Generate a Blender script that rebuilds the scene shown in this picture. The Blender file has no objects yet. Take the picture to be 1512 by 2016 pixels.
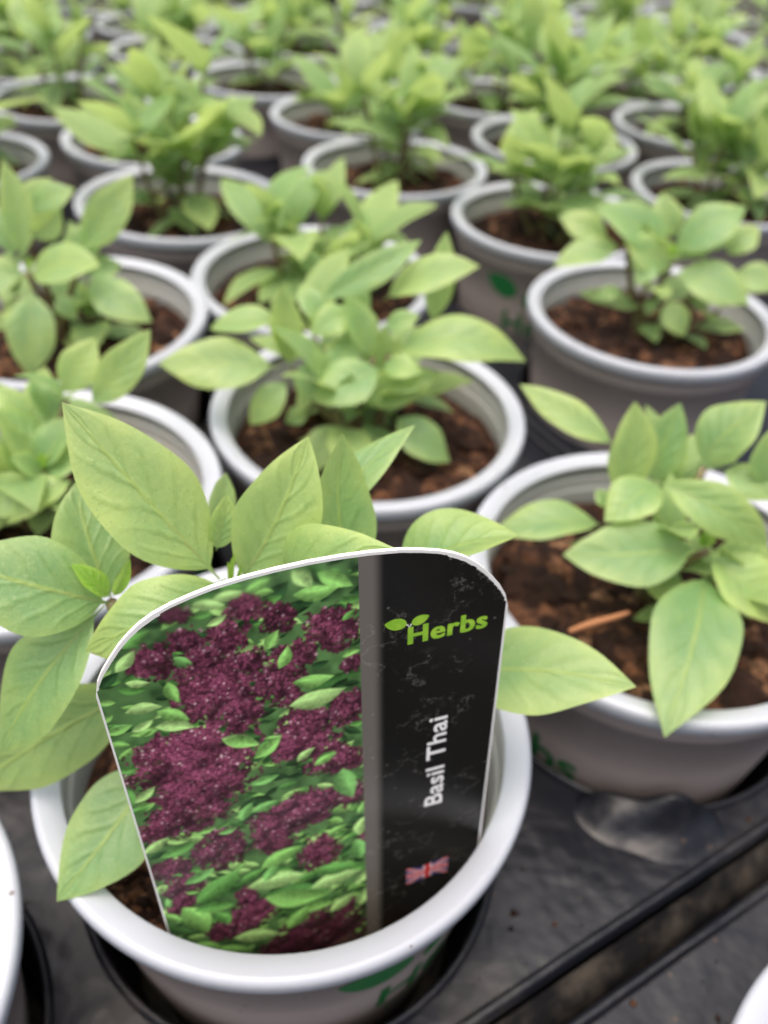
import bpy, bmesh, math, random
import numpy as np
from mathutils import Vector, Matrix, noise

scene = bpy.context.scene
col = scene.collection

# ------------------------------------------------------------------ units
R = 0.05                      # outer radius of a pot rim (m)
ZR = 1.74 * R                 # height of the rim plane above the bench
FPX, PITCH, ROLL, HCAM = 1628.42, 0.7072877, 0.0737066, 2.919925

# ------------------------------------------------------------------ camera
def cam_basis():
    cp, sp = math.cos(PITCH), math.sin(PITCH)
    w = Vector((0, cp, -sp)); r = Vector((1, 0, 0)); u = Vector((0, sp, cp))
    c, s = math.cos(ROLL), math.sin(ROLL)
    return r * c + u * s, u * c - r * s, w
CR, CU, CW = cam_basis()
CAM = Vector((0, 0, ZR + HCAM * R))
cd = bpy.data.cameras.new('camera')
cam = bpy.data.objects.new('camera', cd); col.objects.link(cam)
m = Matrix((CR, CU, -CW)).transposed().to_4x4(); m.translation = CAM
cam.matrix_world = m
cd.sensor_fit = 'VERTICAL'; cd.sensor_height = 36.0
cd.lens = FPX / 2016.0 * 36.0
cd.clip_start = 0.005; cd.clip_end = 100.0
cd.dof.use_dof = True
cd.dof.focus_distance = 2.12 * R
cd.dof.aperture_fstop = 16.0
cd.dof.aperture_blades = 0
scene.camera = cam

# ------------------------------------------------------------------ world, sun
SUN_EL, SUN_AZ = math.radians(80), math.radians(-120)   # azimuth from +Y towards +X
world = bpy.data.worlds.new('World'); scene.world = world; world.use_nodes = True
nt = world.node_tree; nt.nodes.clear()
wo = nt.nodes.new('ShaderNodeOutputWorld'); bg = nt.nodes.new('ShaderNodeBackground')
sky = nt.nodes.new('ShaderNodeTexSky'); sky.sky_type = 'NISHITA'; sky.sun_disc = False
sky.sun_elevation = SUN_EL; sky.sun_rotation = SUN_AZ
sky.dust_density = 9.0; sky.air_density = 0.7; sky.ozone_density = 0.3
bg.inputs['Strength'].default_value = 0.15
nt.links.new(sky.outputs[0], bg.inputs[0]); nt.links.new(bg.outputs[0], wo.inputs[0])
sd = bpy.data.lights.new('sun', 'SUN'); sd.energy = 1.4; sd.angle = math.radians(100); sd.color = (1.0, 0.96, 0.9)
sun = bpy.data.objects.new('sun', sd); col.objects.link(sun)
sdir = Vector((math.sin(SUN_AZ) * math.cos(SUN_EL), math.cos(SUN_AZ) * math.cos(SUN_EL), math.sin(SUN_EL)))
sun.rotation_euler = sdir.to_track_quat('Z', 'Y').to_euler()
sun.location = sdir * 2
scene.view_settings.view_transform = 'Standard'; scene.view_settings.look = 'None'
scene.view_settings.gamma = 1.0; scene.view_settings.use_curve_mapping = False
scene.view_settings.exposure = 0.70

# ------------------------------------------------------------------ helpers
def ray(u, v):
    return CW + CR * ((u - 756) / FPX) + CU * (-(v - 1008) / FPX)
def at(u, v, Y):              # a point of the place at forward distance Y (in R)
    d = ray(u, v); return CAM + d * (Y * R / d.y)
def tag(o, label=None, cat=None, group=None, kind=None):
    if label: o['label'] = label
    if cat: o['category'] = cat
    if group: o['group'] = group
    if kind: o['kind'] = kind
    return o
def link(name, me, mat=None, parent=None, loc=(0, 0, 0)):
    o = bpy.data.objects.new(name, me); col.objects.link(o)
    if mat is not None and len(me.materials) == 0: me.materials.append(mat)
    o.location = loc
    if parent: o.parent = parent
    return o
def empty(name, loc=(0, 0, 0), rz=0):
    o = bpy.data.objects.new(name, None); col.objects.link(o); o.location = loc; o.rotation_euler = (0, 0, rz)
    o.empty_display_size = 0.01
    return o
def mesh(name, verts, faces, smooth=True):
    me = bpy.data.meshes.new(name); me.from_pydata([tuple(v) for v in verts], [], faces); me.update()
    if smooth: me.polygons.foreach_set('use_smooth', [True] * len(me.polygons))
    return me
def lathe(name, prof, n=96, closed=False):
    vs, fs = [], []
    for r, z in prof:
        for k in range(n):
            a = 2 * math.pi * k / n; vs.append((r * math.cos(a), r * math.sin(a), z))
    m_ = len(prof)
    for i in range(m_ if closed else m_ - 1):
        j = (i + 1) % m_
        for k in range(n):
            k2 = (k + 1) % n
            fs.append((i * n + k, i * n + k2, j * n + k2, j * n + k))
    return mesh(name, vs, fs)
def tube_mesh(name, pts, rads, n=8):
    vs, fs = [], []
    up = Vector((0.3, 0.2, 1)).normalized()
    for i, p in enumerate(pts):
        t = (pts[min(i + 1, len(pts) - 1)] - pts[max(i - 1, 0)]).normalized()
        a = t.cross(Vector((1, 0.1, 0.2))).normalized(); b = t.cross(a)
        for k in range(n):
            an = 2 * math.pi * k / n
            vs.append(p + (a * math.cos(an) + b * math.sin(an)) * rads[i])
    for i in range(len(pts) - 1):
        for k in range(n):
            fs.append((i * n + k, i * n + (k + 1) % n, (i + 1) * n + (k + 1) % n, (i + 1) * n + k))
    fs.append(tuple(range((len(pts) - 1) * n, len(pts) * n)))
    return mesh(name, vs, fs)

# ------------------------------------------------------------------ materials
def new_mat(name):
    ma = bpy.data.materials.new(name); ma.use_nodes = True
    return ma, ma.node_tree, ma.node_tree.nodes['Principled BSDF']
def N(nt, typ, **kw):
    n = nt.nodes.new(typ)
    for k, v in kw.items():
        if k in n.inputs: n.inputs[k].default_value = v
        else: setattr(n, k, v)
    return n
def math_n(nt, op, a, b=None, c=None, clamp=False):
    n = nt.nodes.new('ShaderNodeMath'); n.operation = op; n.use_clamp = clamp
    for i, x in enumerate((a, b, c)):
        if x is None: continue
        if isinstance(x, (int, float)): n.inputs[i].default_value = x
        else: nt.links.new(x, n.inputs[i])
    return n.outputs[0]
def mix_c(nt, fac, a, b, mode='MIX'):
    n = nt.nodes.new('ShaderNodeMix'); n.data_type = 'RGBA'; n.blend_type = mode
    for sock, x in ((n.inputs[0], fac), (n.inputs[6], a), (n.inputs[7], b)):
        if isinstance(x, (int, float)): sock.default_value = x
        elif isinstance(x, tuple): sock.default_value = (*x, 1) if len(x) == 3 else x
        else: nt.links.new(x, sock)
    return n.outputs[2]
def ramp(nt, x, a, b):
    n = nt.nodes.new('ShaderNodeMapRange'); n.interpolation_type = 'SMOOTHSTEP'
    nt.links.new(x, n.inputs[0]); n.inputs[1].default_value = a; n.inputs[2].default_value = b
    return n.outputs[0]
def tex_noise(nt, vec, scale, detail=4, rough=0.55):
    n = N(nt, 'ShaderNodeTexNoise', Scale=scale, Detail=detail, Roughness=rough)
    if vec is not None: nt.links.new(vec, n.inputs['Vector'])
    return n.outputs[0]
def bump(nt, bsdf, h, strength, dist):
    b = N(nt, 'ShaderNodeBump', Strength=strength, Distance=dist)
    nt.links.new(h, b.inputs['Height']); nt.links.new(b.outputs[0], bsdf.inputs['Normal'])

def make_leaf_mat(name, young=False):
    ma, t, bs = new_mat(name)
    uv = N(t, 'ShaderNodeUVMap'); uv.uv_map = 'leaf'
    sx = N(t, 'ShaderNodeSeparateXYZ'); t.links.new(uv.outputs[0], sx.inputs[0])
    u, v = sx.outputs[0], sx.outputs[1]
    vv = math_n(t, 'ABSOLUTE', math_n(t, 'MULTIPLY_ADD', v, 2.0, -1.0))
    oi = N(t, 'ShaderNodeObjectInfo'); rnd = oi.outputs['Random']
    tc = N(t, 'ShaderNodeTexCoord')
    off = N(t, 'ShaderNodeVectorMath', operation='ADD'); t.links.new(tc.outputs['Object'], off.inputs[0])
    cmb = N(t, 'ShaderNodeCombineXYZ'); t.links.new(math_n(t, 'MULTIPLY', rnd, 7.0), cmb.inputs[0]); t.links.new(cmb.outputs[0], off.inputs[1])
    vec = off.outputs[0]
    n1 = tex_noise(t, vec, 110, 3); n2 = tex_noise(t, vec, 900, 2); n3 = tex_noise(t, vec, 2600, 2)
    # where the blade is yellower: towards margin and tip, in soft clouds
    f = math_n(t, 'MULTIPLY_ADD', math_n(t, 'POWER', vv, 2.0), 0.42, math_n(t, 'MULTIPLY', math_n(t, 'POWER', u, 2.0), 0.35))
    f = math_n(t, 'ADD', f, math_n(t, 'MULTIPLY_ADD', n1, 1.3, -0.55))
    f = math_n(t, 'ADD', f, math_n(t, 'MULTIPLY_ADD', rnd, 0.5, -0.25))
    f = math_n(t, 'ADD', f, math_n(t, 'MULTIPLY_ADD', n2, 0.35, -0.17), clamp=True)
    if young: ca, cb = (0.20, 0.42, 0.035), (0.36, 0.55, 0.055)
    else: ca, cb = (0.175, 0.345, 0.130), (0.430, 0.560, 0.165)
    c = mix_c(t, f, ca, cb)
    c = mix_c(t, math_n(t, 'MULTIPLY', ramp(t, n3, 0.5, 0.75), 0.45), c, (0.46, 0.57, 0.24))
    # secondary veins and midrib
    ph = math_n(t, 'SUBTRACT', math_n(t, 'MULTIPLY', u, 6.2), math_n(t, 'MULTIPLY', math_n(t, 'POWER', vv, 0.8), 1.9))
    ph = math_n(t, 'ADD', ph, math_n(t, 'MULTIPLY', n1, 1.3))
    ph = math_n(t, 'ADD', ph, math_n(t, 'MULTIPLY', math_n(t, 'GREATER_THAN', v, 0.5), 0.4))
    d = math_n(t, 'ABSOLUTE', math_n(t, 'SUBTRACT', math_n(t, 'FRACT', ph), 0.5))
    sec = math_n(t, 'SUBTRACT', 1.0, ramp(t, d, 0.0, 0.26))
    sec = math_n(t, 'MULTIPLY', sec, math_n(t, 'SUBTRACT', 1.0, ramp(t, vv, 0.55, 0.95)))
    mid = math_n(t, 'SUBTRACT', 1.0, ramp(t, vv, 0.015, 0.075))
    c = mix_c(t, math_n(t, 'MULTIPLY', sec, 0.19), c, (0.17, 0.32, 0.07))
    petc = mix_c(t, ramp(t, u, 0.0, 0.45), (0.30, 0.29, 0.13), (0.34, 0.47, 0.12))
    c = mix_c(t, math_n(t, 'MULTIPLY', mid, 0.75), c, petc)
    # oil glands: tiny dark pits
    vo = N(t, 'ShaderNodeTexVoronoi', Scale=1150); t.links.new(vec, vo.inputs['Vector'])
    dot = math_n(t, 'MULTIPLY', math_n(t, 'SUBTRACT', 1.0, ramp(t, vo.outputs['Distance'], 0.10, 0.2)), ramp(t, n1, 0.42, 0.62))
    c = mix_c(t, math_n(t, 'MULTIPLY', dot, 0.55), c, (0.10, 0.17, 0.04))
    t.links.new(c, bs.inputs['Base Color'])
    bs.inputs['Roughness'].default_value = 0.42
    bs.inputs['Specular IOR Level'].default_value = 0.65
    bs.inputs['Sheen Weight'].default_value = 0.10; bs.inputs['Sheen Roughness'].default_value = 0.45; bs.inputs['Sheen Tint'].default_value = (0.92, 1.0, 0.82, 1)
    h = math_n(t, 'ADD', math_n(t, 'MULTIPLY', sec, -0.5), math_n(t, 'MULTIPLY', mid, -0.6))
    h = math_n(t, 'ADD', h, math_n(t, 'MULTIPLY', n2, 0.35))
    h = math_n(t, 'ADD', h, math_n(t, 'MULTIPLY', n3, 0.25))
    bump(t, bs, h, 0.42, 0.0006)
    tr = N(t, 'ShaderNodeBsdfTranslucent')
    t.links.new(mix_c(t, 0.6, c, (0.66, 0.82, 0.24)), tr.inputs[0])
    mx = N(t, 'ShaderNodeMixShader'); mx.inputs[0].default_value = 0.46
    t.links.new(bs.outputs[0], mx.inputs[1]); t.links.new(tr.outputs[0], mx.inputs[2])
    t.links.new(mx.outputs[0], t.nodes['Material Output'].inputs[0])
    return ma
LEAF = make_leaf_mat('basil leaf'); YOUNG = make_leaf_mat('young basil leaf', True)

STEM, t, bs = new_mat('stem')
tc = N(t, 'ShaderNodeTexCoord'); n1 = tex_noise(t, tc.outputs['Object'], 140, 3)
t.links.new(mix_c(t, ramp(t, n1, 0.35, 0.65), (0.085, 0.040, 0.028), (0.16, 0.15, 0.06)), bs.inputs['Base Color']); bs.inputs['Roughness'].default_value = 0.5

def plastic(name, c, rough, dirt, dirt_c, spec=0.4, sc=60, rg=(0.42, 0.8), wavy=False):
    ma, t, bs = new_mat(name)
    tc = N(t, 'ShaderNodeTexCoord'); oi = N(t, 'ShaderNodeObjectInfo')
    ad = N(t, 'ShaderNodeVectorMath', operation='ADD'); t.links.new(tc.outputs['Object'], ad.inputs[0]); t.links.new(oi.outputs['Location'], ad.inputs[1])
    n1 = tex_noise(t, ad.outputs[0], sc, 6, 0.65); n2 = tex_noise(t, ad.outputs[0], sc * 9, 3)
    f = math_n(t, 'MULTIPLY', ramp(t, n1, *rg), dirt)
    cc = mix_c(t, f, c, dirt_c)
    vo = N(t, 'ShaderNodeTexVoronoi', Scale=230); t.links.new(ad.outputs[0], vo.inputs['Vector'])
    sp = math_n(t, 'MULTIPLY', math_n(t, 'LESS_THAN', vo.outputs['Distance'], 0.11), ramp(t, tex_noise(t, vo.outputs['Color'], 3), 0.52, 0.56))
    cc = mix_c(t, math_n(t, 'MULTIPLY', sp, 0.7 if dirt > 0.1 else 0.5), cc, (0.10, 0.06, 0.035))
    t.links.new(cc, bs.inputs['Base Color'])
    t.links.new(math_n(t, 'MULTIPLY_ADD', n1, 0.5, rough - 0.25), bs.inputs['Roughness'])
    bs.inputs['Specular IOR Level'].default_value = spec
    if wavy: n2 = math_n(t, 'MULTIPLY_ADD', tex_noise(t, ad.outputs[0], 42, 3), 9.0, n2)
    bump(t, bs, n2, 0.35 if wavy else 0.12, 0.0006 if wavy else 0.0004)
    return ma
POT_OUT = plastic('taupe plastic', (0.345, 0.300, 0.286), 0.5, 0.35, (0.24, 0.20, 0.18))
RIM = plastic('white plastic', (0.365, 0.392, 0.440), 0.36, 0.22, (0.34, 0.35, 0.36))
POT_IN = plastic('inner plastic', (0.27, 0.28, 0.275), 0.5, 0.45, (0.30, 0.28, 0.22))
TRAY = plastic('black plastic', (0.007, 0.008, 0.012), 0.36, 0.8, (0.040, 0.037, 0.035), 0.36, 24, (0.50, 0.72), True)
GREEN, t, bs = new_mat('green ink'); bs.inputs['Base Color'].default_value = (0.012, 0.135, 0.036, 1); bs.inputs['Roughness'].default_value = 0.45
GROUND, t, bs = new_mat('bench matting'); tc = N(t, 'ShaderNodeTexCoord'); n1 = tex_noise(t, tc.outputs['Object'], 120, 5)
t.links.new(mix_c(t, ramp(t, n1, 0.4, 0.75), (0.012, 0.012, 0.012), (0.055, 0.042, 0.030)), bs.inputs['Base Color']); bs.inputs['Roughness'].default_value = 0.8

SOIL, t, bs = new_mat('coir compost')
tc = N(t, 'ShaderNodeTexCoord'); ge = N(t, 'ShaderNodeNewGeometry')
ri = ge.outputs['Random Per Island']
n1 = tex_noise(t, tc.outputs['Object'], 260, 6, 0.7); n2 = tex_noise(t, tc.outputs['Object'], 1500, 4, 0.7)
cr = N(t, 'ShaderNodeValToRGB'); t.links.new(ri, cr.inputs[0])
e = cr.color_ramp.elements; e[0].position = 0; e[0].color = (0.009, 0.004, 0.003, 1); e[1].position = 1; e[1].color = (0.36, 0.20, 0.11, 1)
for p_, c_ in ((0.40, (0.030, 0.013, 0.008, 1)), (0.66, (0.10, 0.043, 0.021, 1)), (0.90, (0.20, 0.088, 0.042, 1))):
    k = e.new(p_); k.color = c_
c = mix_c(t, ramp(t, n1, 0.36, 0.62), cr.outputs[0], (0.022, 0.009, 0.006))
c = mix_c(t, math_n(t, 'MULTIPLY', ramp(t, n2, 0.55, 0.75), 0.4), c, (0.16, 0.078, 0.042))
t.links.new(c, bs.inputs['Base Color']); bs.inputs['Roughness'].default_value = 0.85; bs.inputs['Specular IOR Level'].default_value = 0.25
bump(t, bs, math_n(t, 'ADD', n2, n1), 0.9, 0.0012)

# ------------------------------------------------------------------ pot positions (s along the tray edge, t across it)
AX = math.radians(33.0)
BH = Vector((math.cos(AX), math.sin(AX))); NH = Vector((-math.sin(AX), math.cos(AX)))
def st(s, t, z=0.0):
    return Vector(((BH.x * s + NH.x * t) * R, (BH.y * s + NH.y * t) * R, z))
# key: (s, t, azimuth of the printed logo in degrees)
POTS = {
 'F': (0.815, 1.845, -36), 'R': (2.96, 1.84, -146), 'M': (2.30, 3.80, -25), 'L2': (0.28, 3.88, 20), 'BL': (-1.29, 1.82, -22), 'BR': (2.00, -0.75, -20),
 'UR': (5.02, 4.02, 60), 'Q': (2.86, 5.70, 170), 'U': (5.54, 5.90, -98), 'L1': (0.95, 5.80, 140),
 'P1': (2.42, 7.62, 80), 'T': (4.87, 7.74, 100), 'G': (7.10, 7.86, 50), 'I': (7.78, 5.82, 20),
 'A': (0.66, 9.50, 120), 'P2': (2.76, 9.48, 100), 'E': (5.29, 9.56, 60), 'H': (7.62, 9.66, 90),
 'B': (2.40, 11.34, 30), 'D': (5.00, 11.42, 120), 'K1': (7.24, 11.44, 10), 'K2': (9.50, 11.50, 70),
 'S1': (9.92, 9.60, 100), 'S2': (9.34, 7.75, 30), 'S3': (9.96, 5.72, 80),
 'S4': (12.2, 7.85, 90), 'S5': (11.7, 9.86, 10), 'N': (13.80, 9.86, 45), 'N2': (15.9, 9.9, 45),
 'S6': (11.65, 11.90, 45), 'K': (13.75, 11.91, 120), 'K3': (15.9, 11.95, 20), 'S7': (11.95, 5.9, 0), 'S8': (14.3, 7.9, 0),
 'B0': (0.25, 11.3, 60), 'C0': (2.25, 13.2, 60), 'C': (4.40, 13.30, 130), 'O': (6.60, 13.25, 40), 'O2': (8.80, 13.35, 90), 'J0': (11.6, 13.9, 30),
 'J': (13.7, 13.93, 90), 'J2': (15.8, 13.9, 90),
 'V0': (2.6, 15.1, 0), 'V1': (4.75, 15.15, 10), 'V2': (6.95, 15.1, 50), 'V3': (9.15, 15.2, 120), 'V4': (11.6, 15.95, 70), 'V5': (13.75, 15.95, 10), 'V6': (15.9, 15.9, 10),
 'W0': (4.4, 17.0, 0), 'W1': (6.60, 17.0, 20), 'W2': (8.80, 17.1, 20), 'W3': (11.7, 17.9, 90), 'W4': (13.9, 17.9, 60), 'W5': (16.0, 17.9, 60),
 'Y1': (6.9, 18.9, 10), 'Y2': (9.1, 18.95, 30), 'Y3': (11.6, 19.85, 40), 'Y4': (13.8, 19.85, 0), 'Y5': (15.9, 19.85, 0),
 'Z1': (8.8, 20.9, 0), 'Z2': (11.7, 21.8, 0), 'Z3': (13.8, 21.8, 0),
}

def px(p):
    q = p - CAM; w_ = q.dot(CW); return 756 + FPX * q.dot(CR) / w_, 1008 - FPX * q.dot(CU) / w_
for k in list(POTS):                          # leave out what lies wholly outside the photograph
    s, t_, _ = POTS[k]; seen = False
    for dz in (0, 0.6, 1.1):
        for dx in (-0.7, 0, 0.7):
            p_ = px(st(s, t_, ZR + dz * R) + Vector((dx * R, 0, 0)))
            if -20 < p_[0] < 1532 and -10 < p_[1] < 2050: seen = True
    if not seen and k not in ('BL', 'BR'): del POTS[k]

# ------------------------------------------------------------------ bench and trays
gm = mesh('bench_matting', [(-3, -1.5, 0), (3, -1.5, 0), (3, 6, 0), (-3, 6, 0)], [(0, 1, 2, 3)], False)
tag(link('bench_top', gm, GROUND), kind='structure')
ZT = ZR - 0.80 * R
FLOOR = 0.012 * R + 0.0006
def circle_spline(cu, c, r, n=44, wob=0.0, seed=0):
    sp = cu.splines.new('POLY'); sp.points.add(n - 1)
    for k in range(n):
        a = 2 * math.pi * k / n; rr = r * (1 + wob * math.cos(6 * a + seed))
        sp.points[k].co = (c.x + rr * math.cos(a), c.y + rr * math.sin(a), 0, 1)
    sp.use_cyclic_u = True
def poly_spline(cu, pts):
    sp = cu.splines.new('POLY'); sp.points.add(len(pts) - 1)
    for k, p in enumerate(pts): sp.points[k].co = (p[0], p[1], 0, 1)
    sp.use_cyclic_u = True
def curve_to_mesh(cu, name):
    o = bpy.data.objects.new('tmp', cu); col.objects.link(o)
    dg = bpy.context.evaluated_depsgraph_get(); dg.update()
    me = bpy.data.meshes.new_from_object(o.evaluated_get(dg)); me.name = name
    bpy.data.objects.remove(o); bpy.data.curves.remove(cu)
    return me
def bead(name, pts, rad, parent, mat, n=8):
    return link(name, tube_mesh(name, pts, [rad] * len(pts), n), mat, parent)
def LIP(h):
    return lathe('opening_lip', [((h + 0.002) * R, -0.05 * R), ((h + 0.004) * R, 0.020 * R), ((h + 0.012) * R, 0.034 * R), ((h + 0.024) * R, 0.034 * R), ((h + 0.036) * R, 0.014 * R), ((h + 0.042) * R, -0.004 * R)], 72)
def make_tray(rect, label, hr=0.93):
    s0, s1, t0, t1 = rect
    root = empty('carry_tray', st((s0 + s1) / 2, (t0 + t1) / 2, 0.0)); o_ = root.location
    tag(root, label, 'tray', 'black carry trays')
    cu = bpy.data.curves.new('tray', 'CURVE'); cu.dimensions = '2D'; cu.fill_mode = 'BOTH'
    ex = 0.018 * R; bv = 0.014 * R
    cu.extrude = ex; cu.bevel_depth = bv; cu.bevel_resolution = 2; cu.offset = -bv
    cr = 0.25
    pts = []
    for (cs, ct, a0) in ((s1 - cr, t1 - cr, 0), (s0 + cr, t1 - cr, 90), (s0 + cr, t0 + cr, 180), (s1 - cr, t0 + cr, 270)):
        for k in range(7):
            a = math.radians(a0 + 15 * k); p = st(cs + cr * math.cos(a), ct + cr * math.sin(a)) - o_; pts.append((p.x, p.y))
    poly_spline(cu, pts)
    inside = []
    for k, (s, t_, az) in POTS.items():
        if s0 < s - 0.8 and s + 0.8 < s1 and t0 < t_ - 0.8 and t_ + 0.8 < t1:
            h = min(hr, s - s0 - 0.03, s1 - s - 0.03, t_ - t0 - 0.03, t1 - t_ - 0.03)
            inside.append((s, t_, h)); p = st(s, t_) - o_
            circle_spline(cu, p, h * R)
    me = curve_to_mesh(cu, 'tray_top')
    link('tray_top', me, TRAY, root, (0, 0, ZT - ex - bv))
    for s, t_, h in inside:                   # well around each pot: a slightly tapering sleeve
        p = st(s, t_) - o_
        link('pot_well', lathe('pot_well', [(h * R + 0.0002, -0.03 * R), ((h - 0.05) * R, -0.45 * R), ((h - 0.10) * R, ZRF)], 48), TRAY, root, (p.x, p.y, ZT))
        if t_ < 4.6 and t0 < 2:                # raised lip round each opening
            link('opening_lip', LIP(h), TRAY, root, (p.x, p.y, ZT))
    # rolled outer edge and skirt
    cs = [st(s0 + .1, t0) - o_, st((s0 + s1) / 2, t0) - o_, st(s1 - .1, t0) - o_]
    for a, b in (((s0 + .2, t0 + .03), (s1 - .2, t0 + .03)), ((s0 + .2, t1 - .03), (s1 - .2, t1 - .03)), ((s0 + .03, t0 + .2), (s0 + .03, t1 - .2)), ((s1 - .03, t0 + .2), (s1 - .03, t1 - .2))):
        A = st(*a) - o_; B = st(*b) - o_; A.z = B.z = ZT + 0.010 * R
        bead('edge_bead', [A.lerp(B, q / 20) for q in range(21)], 0.026 * R, root, TRAY)
        d = (B - A).normalized(); nn = Vector((-d.y, d.x, 0))
        q = [A + Vector((0, 0, -0.02 * R)), B + Vector((0, 0, -0.02 * R))]
        vs = [q[0] + nn * .012 * R, q[1] + nn * .012 * R, q[1] - nn * .012 * R, q[0] - nn * .012 * R]
        vs2 = [Vector((v.x, v.y, FLOOR)) for v in vs]
        link('side_wall', mesh('side_wall', vs + vs2, [(0, 1, 2, 3), (0, 1, 5, 4), (1, 2, 6, 5), (2, 3, 7, 6), (3, 0, 4, 7), (4, 5, 6, 7)], False), TRAY, root)
    return root, o_
ZRF = -(0.80 * R - (1.74 * R - ZR)) * 0 - 0.92 * R
TRAYS = [
 ((-2.45, 3.90, 0.72, 10.42), 'black plastic carry tray holding the pot with the label'),
 ((3.94, 10.75, 0.86, 10.56), 'black carry tray in the right half, behind the right-hand front pot'),
 ((-3.0, 8.0, -8.0, 0.56), 'black tray edge in the bottom right corner, beyond the narrow gap'),
 ((-2.45, 3.46, 10.46, 20.2), 'black carry tray under the blurred pots at the top left'),
 ((3.50, 10.62, 10.60, 20.3), 'black carry tray under the blurred pots at the top centre'),
 ((10.80, 17.3, 4.9, 14.9), 'black carry tray under the blurred pots at the top right'),
 ((10.68, 17.3, 14.95, 24.8), 'farthest black carry tray under the pots along the top edge'),
]
tray_roots = [make_tray(r_, l_) for r_, l_ in TRAYS]

# dirty sloping flange along the near edge of the first tray
ro_, oo_ = tray_roots[0]; vs, fs = [], []
for i in range(61):
    s_ = -2.2 + 5.9 * i / 60
    for j, (t_, z_) in enumerate(((0.70, -0.02), (0.665, -0.10), (0.62, -0.15), (0.595, -0.24), (0.585, -0.5))):
        p = st(s_, t_) - oo_; nz = 0.02 * noise.noise(Vector((s_ * 5, j * 1.7, 3.1)))
        vs.append((p.x, p.y, ZT + (z_ + nz) * R))
for i in range(60):
    for j in range(4): fs.append((i * 5 + j, i * 5 + j + 1, i * 5 + j + 6, i * 5 + j + 5))
GRIME = plastic('grimy black plastic', (0.012, 0.012, 0.013), 0.55, 1.0, (0.10, 0.085, 0.068), 0.35, 70)
link('flange', mesh('flange', vs, fs), GRIME, ro_)
# web rising against the right-hand front pot
def raised_web(root, o_, s, t_, az, half, h, r0=0.965, r1=1.24):
    vs, fs = [], []; na, nr = 28, 12
    c = st(s, t_) - o_
    for i in range(na + 1):
        q = -1 + 2 * i / na; a = math.radians(az + half * q); prof_ = max(0.0, math.cos(q * math.pi / 2)) ** 0.75 * (1 + 0.12 * math.sin(7 * q))
        for j in range(-1, nr + 1):
            x = max(0, j) / nr; rr = r0 + (r1 - r0) * x * (0.55 + 0.45 * prof_)
            z = h * prof_ * max(0.0, 1 - 1.15 * x) ** 1.4 * (1 + 0.14 * math.sin(9 * x + 4 * q)) - 0.004
            if j < 0: z = -0.3
            vs.append((c.x + rr * math.cos(a) * R, c.y + rr * math.sin(a) * R, ZT + z * R))
    n = nr + 2
    for i in range(na):
        for j in range(n - 1): fs.append((i * n + j, i * n + j + 1, (i + 1) * n + j + 1, (i + 1) * n + j))
    link('raised_web', mesh('raised_web', vs, fs), TRAY, root)
raised_web(*tray_roots[0], POTS['R'][0], POTS['R'][1], -94, 21, 0.20)
# crumbs of compost spilt on the tray
rng = random.Random(12); vs, fs = [], []
for _ in range(500):
    s_, t_ = rng.uniform(-1.6, 4.2), rng.uniform(0.2, 3.2)
    if min(math.hypot(s_ - q[0], t_ - q[1]) for q in POTS.values()) < 0.97 or 0.56 < t_ < 0.80: continue
    c = st(s_, t_, ZT + 0.004 * R); r_ = R * (0.004 + 0.026 * rng.random() ** 4); b0 = len(vs)
    if t_ < .6: r_ *= .8
    for d in ((1, 0, 0), (0, 1, 0), (-1, 0, 0), (0, -1, 0), (0, 0, 1), (0, 0, -1)):
        vs.append((c.x + d[0] * r_ * rng.uniform(.6, 1.5), c.y + d[1] * r_ * rng.uniform(.6, 1.5), c.z + d[2] * r_ * rng.uniform(.4, .8)))
    for a, b in ((0, 1), (1, 2), (2, 3), (3, 0)): fs += [(b0 + a, b0 + b, b0 + 4), (b0 + b, b0 + a, b0 + 5)]
tag(link('compost_crumbs', mesh('compost_crumbs', vs, fs), SOIL), 'brown compost crumbs scattered over the black tray', 'crumbs', kind='stuff')

# ------------------------------------------------------------------ pots
POT_H = 1.70
def prof(l): return [(r * R, z * R) for r, z in l]
RIM_ME = lathe('pot_rim', prof([(0.878, -0.046), (0.876, -0.034), (0.880, -0.029), (0.926, -0.012), (0.952, -0.003), (0.962, -0.002), (0.973, -0.008), (0.980, -0.019), (0.983, -0.036), (0.978, -0.082), (0.969, -0.096), (0.930, -0.100), (0.915, -0.090), (0.902, -0.060), (0.890, -0.050)]), 128, True)
BODY_ME = lathe('pot_body', prof([(0.932, -0.092), (0.926, -0.215), (0.918, -0.228), (0.906, -0.236), (0.86, -0.62), (0.735, -1.66), (0.722, -1.69), (0.70, -1.70), (0.0, -1.70)]), 96)
IN_ME = lathe('inner_wall', prof([(0.902, -0.052), (0.899, -0.112), (0.894, -0.120), (0.882, -0.124), (0.879, -0.130), (0.877, -0.186), (0.873, -0.193), (0.862, -0.197), (0.859, -0.204), (0.850, -0.36), (0.83, -0.7)]), 96)

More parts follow.
